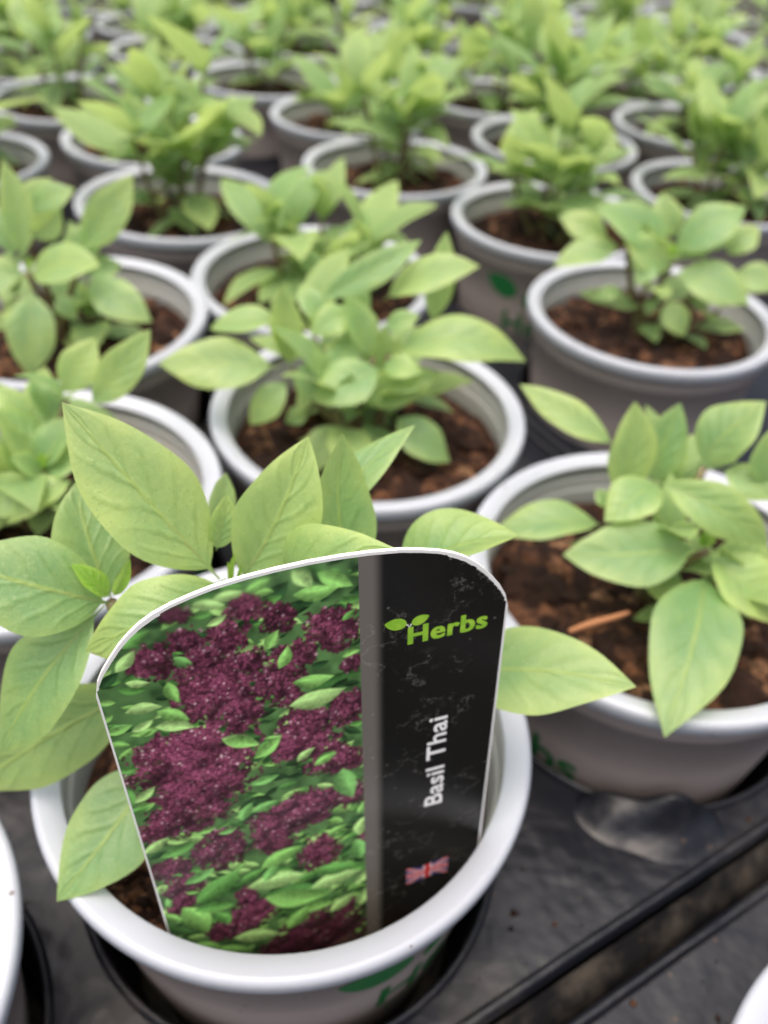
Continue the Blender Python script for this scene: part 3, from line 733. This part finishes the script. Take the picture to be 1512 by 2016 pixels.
for k, (h_, n_, l_) in {'F': (.80, 3, .55), 'M': (.66, 4, .74), 'R': (.46, 3, .6), 'UR': (.75, 2, .62), 'L1': (.62, 3, .72), 'L2': (.55, 3, .7)}.items():
    generic_plant(k, '', h_, n_, [o for o in col.objects if o.get('label') == CUSTOM[k]['label']][0], l_)
# a cut piece of bark lying on the soil of the right-hand pot
tw0, tw1 = at(1120, 1243, 2.50), at(1238, 1205, 2.62)
TWIG, t, bs = new_mat('bark'); bs.inputs['Base Color'].default_value = (0.27, 0.115, 0.045, 1); bs.inputs['Roughness'].default_value = 0.8
tr_ = link('bark_twig', tube_mesh('bark_twig', [tw0.lerp(tw1, q / 8) - tw0 + Vector((0, 0, 0.0002 * math.sin(q * .7))) for q in range(9)], [0.017 * R * (0.5 + 0.5 * math.sin(0.4 + q * .33)) for q in range(9)], 7), TWIG)
tr_.location = tw0; tag(tr_, 'orange brown twig lying on the soil of the right-hand pot', 'twig')

# ------------------------------------------------------------------ the picture label
CL= [(0.402, 1.464, 0.047, 0.04, 1.0), (0.487, 1.405, 0.047, 0.049, 0.7), (0.635, 1.319, 0.072, 0.075, 1.0), (0.236, 1.483, 0.037, 0.026, 0.6), (0.248, 1.397, 0.048, 0.041, 0.8), (0.155, 1.34, 0.062, 0.056, 0.9), (0.356, 1.372, 0.055, 0.056, 1.0), (0.31, 1.245, 0.104, 0.091, 1.1), (0.299, 1.147, 0.106, 0.087, 1.1), (0.356, 1.07, 0.06, 0.074, 1.0), (0.538, 1.257, 0.066, 0.046, 1.0), (0.476, 1.167, 0.066, 0.088, 0.9), (0.687, 1.171, 0.029, 0.032, 0.9), (0.515, 1.072, 0.04, 0.033, 1.0), (0.543, 0.959, 0.083, 0.062, 1.0), (0.664, 0.977, 0.055, 0.08, 0.9), (0.514, 0.879, 0.066, 0.064, 1.0), (0.202, 0.99, 0.107, 0.067, 1.1), (0.621, 0.8, 0.05, 0.038, 1.0), (0.649, 1.381, 0.027, 0.022, 0.7), (0.279, 1.323, 0.03, 0.036, 0.8), (0.398, 1.271, 0.042, 0.045, 0.85), (0.201, 0.919, 0.176, 0.128, 1.1), (0.229, 0.799, 0.137, 0.09, 1.1), (0.171, 0.702, 0.11, 0.112, 1.05), (0.059, 0.635, 0.059, 0.057, 1.1), (0.534, 0.851, 0.1, 0.054, 1.0), (0.631, 0.748, 0.086, 0.057, 1.0), (0.58, 0.562, 0.128, 0.072, 1.0), (0.464, 0.52, 0.125, 0.083, 1.05), (0.407, 0.44, 0.068, 0.085, 1.0), (0.553, 0.268, 0.067, 0.093, 1.0), (0.234, 0.447, 0.083, 0.094, 0.9), (0.067, 0.421, 0.056, 0.052, 0.9), (0.091, 0.295, 0.064, 0.066, 0.95), (0.07, 0.188, 0.041, 0.057, 0.9), (0.283, 0.132, 0.038, 0.059, 0.9), (0.312, 0.014, 0.072, 0.075, 1.0), (0.259, -0.034, 0.059, 0.089, 0.9), (0.176, -0.052, 0.058, 0.063, 0.8), (0.645, -0.119, 0.029, 0.04, 0.8), (0.527, -0.289, 0.165, 0.174, 0.55), (0.71, 0.262, 0.028, 0.047, 0.8), (0.408, -0.289, 0.108, 0.085, 0.5)]
LF= [(0.576, 1.143, 0.057, -0.004), (0.584, 1.065, 0.079, 0.01), (0.43, 1.017, 0.04, 0.013), (0.348, 0.942, 0.047, -0.025), (0.426, 0.903, 0.041, 0.034), (0.473, 1.33, 0.017, 0.03), (0.176, 1.076, 0.049, -0.018), (0.595, 0.782, 0.031, 0.015), (0.503, 1.299, 0.017, -0.027), (0.107, 1.174, 0.045, -0.004), (0.038, 1.214, 0.036, 0.017), (0.11, 1.281, 0.029, -0.009), (0.091, 1.368, 0.027, 0.03), (0.131, 1.432, 0.035, 0.021), (0.031, 1.121, 0.035, 0.007), (0.092, 1.115, 0.029, 0.014), (0.191, 1.216, 0.008, -0.04), (0.178, 1.125, 0.037, -0.03), (0.321, 1.5, 0.038, -0.011), (0.334, 1.442, 0.025, 0.012), (0.523, 1.505, 0.044, 0.009), (0.599, 1.472, 0.057, -0.002), (0.653, 1.498, 0.044, -0.033), (0.565, 1.521, 0.022, -0.032), (0.686, 1.363, 0.019, 0.016), (0.688, 1.211, 0.025, 0.005), (0.373, 1.519, 0.036, 0.003), (0.449, 1.532, 0.032, 0.015), (0.68, 1.531, 0.022, -0.022), (0.441, 0.934, 0.026, -0.003), (0.535, 0.815, 0.027, 0.023), (0.02, 1.059, 0.027, -0.01), (0.699, 0.902, 0.025, -0.003), (0.233, 1.323, 0.021, -0.019), (0.494, 1.256, 0.014, 0.038), (0.347, 0.949, 0.049, -0.033), (0.421, 0.894, 0.04, 0.033), (0.595, 0.771, 0.035, 0.017), (0.402, 0.746, 0.042, 0.007), (0.665, 0.617, 0.015, -0.078), (0.2, 0.569, 0.026, 0.004), (0.042, 0.561, 0.039, 0.025), (0.104, 0.51, 0.056, 0.017), (0.146, 0.335, 0.049, 0.023), (0.197, 0.239, 0.076, 0.066), (0.399, 0.168, 0.102, -0.014), (0.423, 0.309, 0.07, 0.034), (0.618, 0.374, 0.032, 0.016), (0.17, 0.12, 0.063, -0.013), (0.098, 0.072, 0.027, -0.094), (0.297, -0.151, 0.079, -0.033), (0.689, 0.225, 0.005, -0.061), (0.607, 0.071, 0.091, 0.011), (0.466, 0.045, 0.11, -0.042), (0.449, -0.103, 0.04, 0.059), (0.024, 0.946, 0.03, -0.003), (0.05, 0.82, 0.031, 0.025), (0.023, 0.758, 0.032, 0.001), (0.007, 0.82, 0.001, -0.04), (0.469, 0.689, 0.035, 0.005), (0.59, 0.639, 0.028, -0.012), (0.391, 0.614, 0.042, 0.013), (0.33, 0.611, 0.02, 0.039), (0.263, 0.54, 0.029, 0.004), (0.707, 0.475, 0.014, 0.031), (0.712, 0.363, 0.013, 0.051), (0.314, 0.248, 0.041, 0.02), (0.378, 0.239, 0.026, 0.044), (0.623, -0.093, 0.046, 0.043), (0.7, 0.048, 0.028, 0.043), (0.53, -0.069, 0.063, -0.004), (0.042, 0.04, 0.04, -0.039), (0.034, 0.244, 0.012, 0.046), (0.03, 0.136, 0.024, -0.028), (0.113, -0.123, 0.05, -0.04), (0.202, -0.191, 0.06, -0.037), (0.665, -0.226, 0.03, 0.037), (0.506, 0.148, 0.036, 0.005), (0.11, 0.25, 0.018, -0.009), (0.61, 0.156, 0.076, -0.015), (0.704, -0.098, 0.012, 0.05), (0.393, -0.005, 0.03, 0.043), (0.186, 0.034, 0.018, -0.048)]
TW = 1.172
HX = Vector((0.93840193, 0.34416013, 0.03091298)); DN = Vector((0.05976814, -0.07354918, -0.99549901))
DN = (DN - HX * DN.dot(HX)).normalized()
P0 = Vector((-0.63872388, 1.19950441, -0.15)) * R + Vector((0, 0, ZR))
TOP = [(0.0, 1.262), (0.013, 1.313), (0.030, 1.347), (0.056, 1.385), (0.085, 1.424), (0.116, 1.457), (0.148, 1.484), (0.185, 1.507), (0.23, 1.526), (0.28, 1.5415), (0.34, 1.556), (0.42, 1.567), (0.50, 1.573), (0.586, 1.5755)]
TOP = TOP + [(TW - a, b) for a, b in TOP[-2::-1]]
BOT = -0.66
def side_in(b):                              # the lower end narrows to a spike inside the pot
    if b >= -0.20: return 0.0
    if b > -0.32: return (-b - 0.20) / 0.12 * 0.14
    return 0.14 + (-b - 0.32) / 0.34 * 0.38
def outline(ins):
    low = [(side_in(b_) + ins, b_) for b_ in (BOT, -0.5, -0.32, -0.20)]
    pts = list(low)
    cx_, cy_ = TW / 2, 0.9
    for a, b in TOP:
        d = Vector((a - cx_, b - cy_)); d2 = d.normalized() * ins * 1.25
        pts.append((min(max(a - d2.x, ins), TW - ins), b - d2.y))
    return pts + [(TW - a, b) for a, b in reversed(low)]
def srgb(c):
    c = np.asarray(c, dtype=np.float64) / 255.0
    return np.where(c <= 0.04045, c / 12.92, ((c + 0.055) / 1.055) ** 2.4)
def top_at(a):
    for (a0, b0), (a1, b1) in zip(TOP[:-1], TOP[1:]):
        if a0 <= a <= a1: return b0 + (b1 - b0) * (a - a0) / max(1e-6, a1 - a0)
    return 0
STEP = 0.0026
def paint_picture():
    rng = np.random.default_rng(7)
    nx, ny = int(0.735 / STEP), int((1.58 + 0.45) / STEP)
    yy, xx = np.mgrid[0:ny, 0:nx]
    A = xx * STEP; B = -0.45 + yy * STEP
    def smooth(scale_a, scale_b):
        g = rng.random((int(ny * STEP / scale_b) + 3, int(nx * STEP / scale_a) + 3))
        fy, fx = B + 0.45, A
        fy = fy / scale_b; fx = fx / scale_a; iy, ix = fy.astype(int), fx.astype(int); ty, tx = fy - iy, fx - ix
        ty = ty * ty * (3 - 2 * ty); tx = tx * tx * (3 - 2 * tx)
        return (g[iy, ix] * (1 - tx) + g[iy, ix + 1] * tx) * (1 - ty) + (g[iy + 1, ix] * (1 - tx) + g[iy + 1, ix + 1] * tx) * ty
    m1 = smooth(.05, .06) * .6 + smooth(.02, .03) * .4
    img = srgb((30, 56, 30)) * (1 - m1[..., None]) + srgb((104, 152, 84)) * m1[..., None]
    m2 = smooth(.009, .011); m3 = smooth(.0045, .006); m4 = smooth(.018, .022)
    def leafdraw(a, b, dx, dy, tone, w=0.36):
        L = math.hypot(dx, dy)
        i0, i1 = max(0, int((a - L * 1.1) / STEP)), min(nx, int((a + L * 1.1) / STEP) + 2)
        j0, j1 = max(0, int((b - L * 1.1 + .45) / STEP)), min(ny, int((b + L * 1.1 + .45) / STEP) + 2)
        if i1 <= i0 or j1 <= j0: return
        X = A[j0:j1, i0:i1] - a; Y = B[j0:j1, i0:i1] - b
        u = (X * dx + Y * dy) / (L * L); v = (-X * dy + Y * dx) / (L * L)
        v = v - 0.18 * (1 - u * u) * rng.uniform(-1, 1)
        hw = w * np.clip(1 - u * u, 0, 1) ** 1.15 * (1.05 - .3 * u)
        mk = np.clip((hw - np.abs(v)) / 0.07, 0, 1) * (np.abs(u) < 1)
        sd_ = 1 if rng.random() < .7 else -1
        sh = 0.86 + 0.42 * np.tanh(5 * v * sd_) + 0.35 * u * rng.uniform(-1, 1) + 0.35 * (m2[j0:j1, i0:i1] - .5) + 0.1 * (m3[j0:j1, i0:i1] - .5)
        sh = sh + 0.35 * np.exp(-((v - 0.14 * sd_) / .07) ** 2) * np.exp(-((u - rng.uniform(-.4, .4)) / .4) ** 2)
        sh = np.clip(sh, .12, 2)
        c = srgb(tone) * sh[..., None]
        img[j0:j1, i0:i1] = img[j0:j1, i0:i1] * (1 - mk[..., None]) + c * mk[..., None]
    tones = [(104, 168, 76), (142, 204, 98), (84, 142, 66), (176, 218, 128), (74, 124, 60), (124, 190, 98)]
    for _ in range(800):
        a, b = rng.uniform(0, .73), rng.uniform(-.45, 1.57); an = rng.uniform(-.7, .7) + (math.pi if rng.random() < .5 else 0); L = rng.uniform(.018, .05)
        leafdraw(a, b, L * math.cos(an), L * 1.25 * math.sin(an), [(60, 108, 48), (92, 152, 66), (136, 192, 92), (36, 68, 34), (160, 206, 112), (44, 84, 44)][rng.integers(0, 6)], rng.uniform(.3, .52))
    ord_ = list(range(len(LF))); rng.shuffle(ord_)
    for i in ord_[::2]:
        a, b, dx, dy = LF[i]; leafdraw(a, b, dx * 1.1, dy * 1.1, tones[rng.integers(0, 6)], .42)
    CLX = [(a, b, ra * 1.13, rb * 1.13, tn) for a, b, ra, rb, tn in CL]
    for a, b, ra, rb, tn in CLX:               # flower heads: dark mass, then florets
        i0, i1 = max(0, int((a - ra * 1.2) / STEP)), min(nx, int((a + ra * 1.2) / STEP) + 2)
        j0, j1 = max(0, int((b - rb * 1.2 + .45) / STEP)), min(ny, int((b + rb * 1.2 + .45) / STEP) + 2)
        X = (A[j0:j1, i0:i1] - a) / ra; Y = (B[j0:j1, i0:i1] - b) / rb
        d = np.sqrt(X * X + Y * Y) + 0.6 * (m4[j0:j1, i0:i1] - .5) + 0.5 * (m2[j0:j1, i0:i1] - .5)
        mk = np.clip((1.0 - d) / .16, 0, 1)[..., None] * .94
        img[j0:j1, i0:i1] = img[j0:j1, i0:i1] * (1 - mk) + srgb((66, 20, 40)) * tn * mk
    S = np.full((ny, nx), .7)
    for a, b, ra, rb, tn in CLX:               # rounded lumps that make up a head
        for k in range(11):
            q = math.sqrt(rng.random()) * .85 if k else 0; an = rng.uniform(0, 6.2832); la, lb = a + ra * q * math.cos(an), b + rb * q * math.sin(an); lr = rng.uniform(.26, .48) if k else .8
            i0, i1 = max(0, int((la - ra * lr) / STEP)), min(nx, int((la + ra * lr) / STEP) + 2); j0, j1 = max(0, int((lb - rb * lr + .45) / STEP)), min(ny, int((lb + rb * lr + .45) / STEP) + 2)
            if i1 <= i0 or j1 <= j0: continue
            X = (A[j0:j1, i0:i1] - la) / (ra * lr); Y = (B[j0:j1, i0:i1] - lb) / (rb * lr); d = np.sqrt(X * X + Y * Y)
            val = np.clip(1.30 - .85 * ((X + .25) ** 2 + (Y - .35) ** 2), .25, 1.4); mk = np.clip((1 - d) / .12, 0, 1)
            S[j0:j1, i0:i1] = S[j0:j1, i0:i1] * (1 - mk) + val * mk
    for a, b, ra, rb, tn in CLX:
        for _ in range(int(ra * rb * 120000) + 20):
            q = math.sqrt(rng.random()) * 1.10; an = rng.uniform(0, 6.2832)
            ca, cb = a + ra * q * math.cos(an), b + rb * q * math.sin(an)
            if not (0 <= ca < .73): continue
            jj, ii = min(ny - 1, max(0, int((cb + .45) / STEP))), min(nx - 1, int(ca / STEP))
            if q + 0.6 * (m4[jj, ii] - .5) + 0.5 * (m2[jj, ii] - .5) > 1.02: continue
            rr = rng.uniform(.0024, .0056); z = rng.random()
            up = (1.15 + 0.2 * (cb - b) / rb) * S[jj, ii]
            w_ = rng.random() ** 1.5; tone = (srgb((62, 16, 38)) * (1 - w_) + srgb((158, 70, 110)) * w_) * up * tn if z < .975 else srgb((206, 160, 176)) * tn * up
            i0, i1 = max(0, int((ca - rr) / STEP)), min(nx, int((ca + rr) / STEP) + 2); j0, j1 = max(0, int((cb - rr * 1.4 + .45) / STEP)), min(ny, int((cb + rr * 1.4 + .45) / STEP) + 2)
            X = (A[j0:j1, i0:i1] - ca) / rr; Y = (B[j0:j1, i0:i1] - cb) / (rr * 1.35)
            mk = (np.clip(1.25 - np.sqrt(X * X + Y * Y), 0, 1) * .9)[..., None]
            img[j0:j1, i0:i1] = img[j0:j1, i0:i1] * (1 - mk) + tone * mk
    for i in ord_:
        a, b, dx, dy = LF[i]
        if rng.random() < .85: leafdraw(a, b, dx * 1.15, dy * 1.15, tones[int(rng.choice([0, 1, 1, 3, 3, 5]))], .42)
    img = img * (0.9 + 0.2 * smooth(.1, .12))[..., None]
    img = (img * 2 + np.roll(img, 1, 0) + np.roll(img, -1, 0) + np.roll(img, 1, 1) + np.roll(img, -1, 1)) / 6
    lum = img.mean(2, keepdims=True); img = img * .86 + lum * .14
    soft = img.copy()
    for _ in range(7):
        soft = (soft + np.roll(soft, 1, 0) + np.roll(soft, -1, 0) + np.roll(soft, 1, 1) + np.roll(soft, -1, 1)) / 5
    wt = np.clip((B - 1.36 - 0.10 * A / .7) / .12, 0, 1)[..., None] * .85
    img = img * (1 - wt) + (soft * 1.12 + 0.012) * wt
    return nx, ny, np.clip(img * np.array((0.98, 1.06, 0.96)), 0, 1)
def grid_part(name, a0, a1, b0, b1, step, colour, mat, zoff, root, ins=0.0095):
    na, nb = int(round((a1 - a0) / step)), int(round((b1 - b0) / step))
    ids = -np.ones((nb + 1, na + 1), dtype=int); vs, cs = [], []
    for i in range(na + 1):
        a = a0 + (a1 - a0) * i / na; a_in = a; tb = top_at(min(max(a, ins), TW - ins)) - ins * (1.0 if 0.2 < a < TW - .2 else 1.6)
        for j in range(nb + 1):
            b = b0 + (b1 - b0) * j / nb
            lo_ = max(a0, side_in(b) + ins * .6); hi_ = min(a1, TW - side_in(b) - ins * .6)
            a = min(max(a_in, lo_), hi_)
            if b > tb:
                if j == 0 or b - (b1 - b0) / nb > tb: continue
                b = tb
            ids[j, i] = len(vs); vs.append((a * R, b * R, zoff)); cs.append(colour(a, b))
    fs = [(ids[j, i], ids[j, i + 1], ids[j + 1, i + 1], ids[j + 1, i]) for j in range(nb) for i in range(na) if min(ids[j, i], ids[j, i + 1], ids[j + 1, i + 1], ids[j + 1, i]) >= 0]
    me = mesh(name, vs, [tuple(int(q) for q in f) for f in fs], False)
    at_ = me.color_attributes.new('print', 'FLOAT_COLOR', 'POINT')
    at_.data.foreach_set('color', np.concatenate([np.array(cs, dtype=np.float32), np.ones((len(cs), 1), np.float32)], 1).ravel())
    return link(name, me, mat, root)
INK, t, bs = new_mat('printed picture'); ca = N(t, 'ShaderNodeVertexColor'); ca.layer_name = 'print'
t.links.new(ca.outputs[0], bs.inputs['Base Color']); bs.inputs['Roughness'].default_value = 0.36; bs.inputs['Specular IOR Level'].default_value = 0.25
BLK, t, bs = new_mat('printed panel'); ca = N(t, 'ShaderNodeVertexColor'); ca.layer_name = 'print'
tc = N(t, 'ShaderNodeTexCoord'); vec = tc.outputs['Object']
# dried water marks: thin broken lines, smears and specks
na_ = tex_noise(t, vec, 95, 6, 0.62); nb_ = tex_noise(t, vec, 75, 2); nc_ = tex_noise(t, vec, 420, 5, .7)
ln = math_n(t, 'SUBTRACT', 1.0, ramp(t, math_n(t, 'ABSOLUTE', math_n(t, 'SUBTRACT', na_, 0.5)), 0.0, 0.012))
ln = math_n(t, 'MULTIPLY', ln, ramp(t, nb_, 0.46, 0.56)); ln = math_n(t, 'MULTIPLY', ln, ramp(t, nc_, 0.40, 0.58))
vo = N(t, 'ShaderNodeTexVoronoi', Scale=520); t.links.new(vec, vo.inputs['Vector'])
sp = math_n(t, 'MULTIPLY', math_n(t, 'LESS_THAN', vo.outputs['Distance'], 0.13), ramp(t, tex_noise(t, vo.outputs['Color'], 4), 0.54, 0.6))
sm = math_n(t, 'MULTIPLY', ramp(t, nc_, 0.5, 0.72), ramp(t, nb_, 0.45, 0.7))
mk = math_n(t, 'ADD', math_n(t, 'MULTIPLY', ln, 0.14), math_n(t, 'ADD', math_n(t, 'MULTIPLY', sp, 0.15), math_n(t, 'MULTIPLY', sm, 0.03)), clamp=True)
t.links.new(mix_c(t, mk, ca.outputs[0], (0.55, 0.54, 0.50)), bs.inputs['Base Color'])
t.links.new(math_n(t, 'MULTIPLY_ADD', mk, 0.5, 0.26), bs.inputs['Roughness']); bs.inputs['Specular IOR Level'].default_value = 0.22
CARD, t, bs = new_mat('white card plastic'); bs.inputs['Base Color'].default_value = (0.82, 0.82, 0.80, 1); bs.inputs['Roughness'].default_value = 0.4
LIME, t, bs = new_mat('lime ink'); tc = N(t, 'ShaderNodeTexCoord')
t.links.new(mix_c(t, ramp(t, tex_noise(t, tc.outputs['Object'], 500, 2), .35, .65), (0.23, 0.50, 0.03), (0.35, 0.60, 0.05)), bs.inputs['Base Color']); bs.inputs['Roughness'].default_value = 0.35
WHITE, t, bs = new_mat('white ink'); bs.inputs['Base Color'].default_value = (0.92, 0.92, 0.91, 1); bs.inputs['Roughness'].default_value = 0.35

def flat_part(name, pts, faces, mat, root, z):
    return link(name, mesh(name, [(a * R, b * R, z) for a, b in pts], faces, False), mat, root)
def make_label(name):
    root = empty(name)
    bm = bmesh.new(); th_ = 0.011 * R
    ol = outline(0.0)
    f = bm.faces.new([bm.verts.new((a * R, b * R, 0)) for a, b in ol])
    g = bmesh.ops.extrude_face_region(bm, geom=[f]); bmesh.ops.translate(bm, verts=[v for v in g['geom'] if isinstance(v, bmesh.types.BMVert)], vec=(0, 0, -th_))
    bmesh.ops.recalc_face_normals(bm, faces=bm.faces); bmesh.ops.triangulate(bm, faces=[f_ for f_ in bm.faces if len(f_.verts) > 4])
    me = bpy.data.meshes.new('card'); bm.to_mesh(me); bm.free()
    link('card', me, CARD, root)
    nx, ny, img = paint_picture()
    def pic(a, b):
        fx, fy = min(max(a / STEP, 0), nx - 1.001), min(max((b + .45) / STEP, 0), ny - 1.001); i, j = int(fx), int(fy)
        return img[j, i]
    z1, z2 = 0.0010 * R, 0.0020 * R
    grid_part('printed_picture', 0.006, 0.717, -0.44, 1.58, STEP, pic, INK, z1, root)
    def panel(a, b):
        q = (a - 0.717)
        g_ = srgb((108, 104, 98)); k_ = srgb((24, 24, 22))
        f_ = min(max((q - 0.034) / 0.040, 0), 1); f_ = f_ * f_ * (3 - 2 * f_)
        return g_ * (1 - f_) + k_ * f_
    grid_part('printed_panel', 0.717, TW - 0.008, -0.60, 1.58, 0.0065, panel, BLK, z1, root)
    # word and leaf emblem
    tm = text_mesh('Herbs', 'w', 0.018, 0.0, 1.08)
    def bold(name, pts, faces, mat, offs):       # heavier strokes: the outline printed a few times, each a hair above the last
        vs, fs = [], []
        for i, (da, db) in enumerate(offs):
            b0 = len(vs); vs += [((a + da) * R, (b + db) * R, z2 + i * 0.0005 * R) for a, b in pts]; fs += [tuple(b0 + q for q in f) for f in faces]
        link(name, mesh(name, vs, fs, False), mat, root)
    bold('printed_word', box_fit(tm, 0.861, 1.107, 1.196, 1.266), [tuple(p.vertices) for p in tm.polygons], LIME, ((0, 0), (.0022, 0), (-.0022, 0)))
    for bpt, tpt, w_ in (((0.856, 1.279), (0.789, 1.297), 1.35), ((0.870, 1.277), (0.923, 1.296), 1.35)):
        dx, dz = tpt[0] - bpt[0], tpt[1] - bpt[1]; top, bot = [], []
        for q, h in leaf_outline(16):
            h = h * w_; cx_ = bpt[0] + dx * q; cz = bpt[1] + dz * q
            top.append((cx_ - dz * h, cz + dx * h)); bot.append((cx_ + dz * h, cz - dx * h))
        n = len(top); flat_part('printed_emblem_leaf', top + bot, [(i, i + 1, n + i + 1, n + i) for i in range(n - 1)], LIME, root, z2)
    st_ = [(0.854, 1.279), (0.860, 1.275), (0.863, 1.264), (0.867, 1.273), (0.871, 1.277)]
    pts = []; fs = []
    for i, (a, b) in enumerate(st_): pts += [(a, b + .0028), (a, b - .0028)]
    for i in range(len(st_) - 1): fs.append((2 * i, 2 * i + 2, 2 * i + 3, 2 * i + 1))
    flat_part('printed_emblem_stalk', pts, fs, WHITE, root, z2)
    tm = text_mesh('Basil Thai', 'w', 0.012, 0.0, 1.03)
    q = box_fit(tm, 0.372, 0.838, 0.0, 0.066)
    bold('printed_name', [(1.001 - y_, x_) for x_, y_ in q], [tuple(p.vertices) for p in tm.polygons], WHITE, ((0, 0), (.0010, .0012)))
    # small flag
    rd, wh, bl = srgb((196, 40, 44)), srgb((226, 196, 204)), srgb((40, 40, 104))
    def flag(a, b):
        x_ = (a - 0.96) / 0.084; y_ = (b + 0.047) / 0.055
        if abs(x_) < 0.10 or abs(y_) < 0.16: return rd
        if abs(x_) < 0.20 or abs(y_) < 0.32: return wh
        d = abs(abs(x_) - abs(y_))
        if d < 0.10: return rd
        if d < 0.22: return wh
        return bl
    vs, cs, fs = [], [], []
    na, nb = 44, 30
    for i in range(na + 1):
        for j in range(nb + 1):
            x_ = -1 + 2 * i / na; y_ = -1 + 2 * j / nb
            vs.append(((0.96 + 0.084 * x_) * R, (-0.047 + 0.055 * y_ * (0.80 + 0.2 * x_ * x_) + 0.006 * math.sin(3 * x_)) * R, z2)); cs.append(flag(0.96 + .084 * x_, -0.047 + .055 * y_))
    for i in range(na):
        for j in range(nb): a = i * (nb + 1) + j; fs.append((a, a + nb + 1, a + nb + 2, a + 1))
    me = mesh('printed_flag', vs, fs, False); at_ = me.color_attributes.new('print', 'FLOAT_COLOR', 'POINT')
    at_.data.foreach_set('color', np.concatenate([np.array(cs, dtype=np.float32), np.ones((len(cs), 1), np.float32)], 1).ravel())
    link('printed_flag', me, INK, root)
    return root
label_root = make_label('plant_label')
tag(label_root, 'picture label with purple flowers and black panel stuck in the front pot', 'label', 'plant labels')
UPV = -DN; NV = HX.cross(UPV)
M = Matrix((HX, UPV, NV)).transposed().to_4x4(); M.translation = P0
label_root.matrix_world = M
def copy_label(label, loc, rot):
    c = label_root.copy(); col.objects.link(c); c['label'] = label
    for ch in label_root.children:
        d = ch.copy(); col.objects.link(d); d.parent = c
    c.matrix_world = Matrix.Translation(loc) @ Matrix.Rotation(rot, 4, 'Z') @ Matrix.Rotation(math.radians(90), 4, 'X') @ Matrix.Translation((-TW / 2 * R, 0.45 * R, 0))
    return c
copy_label('blurred narrow purple label seen edge-on at the top edge, left of centre', st(*POTS['V2'][:2], ZR - 0.25 * R) + Vector((0.68 * R, -0.6 * R, 0)), math.radians(62))
copy_label('blurred dark label seen edge-on in the top right corner', st(*POTS['K3'][:2], ZR - 0.25 * R) + Vector((-0.3 * R, -0.6 * R, 0)), math.radians(60))
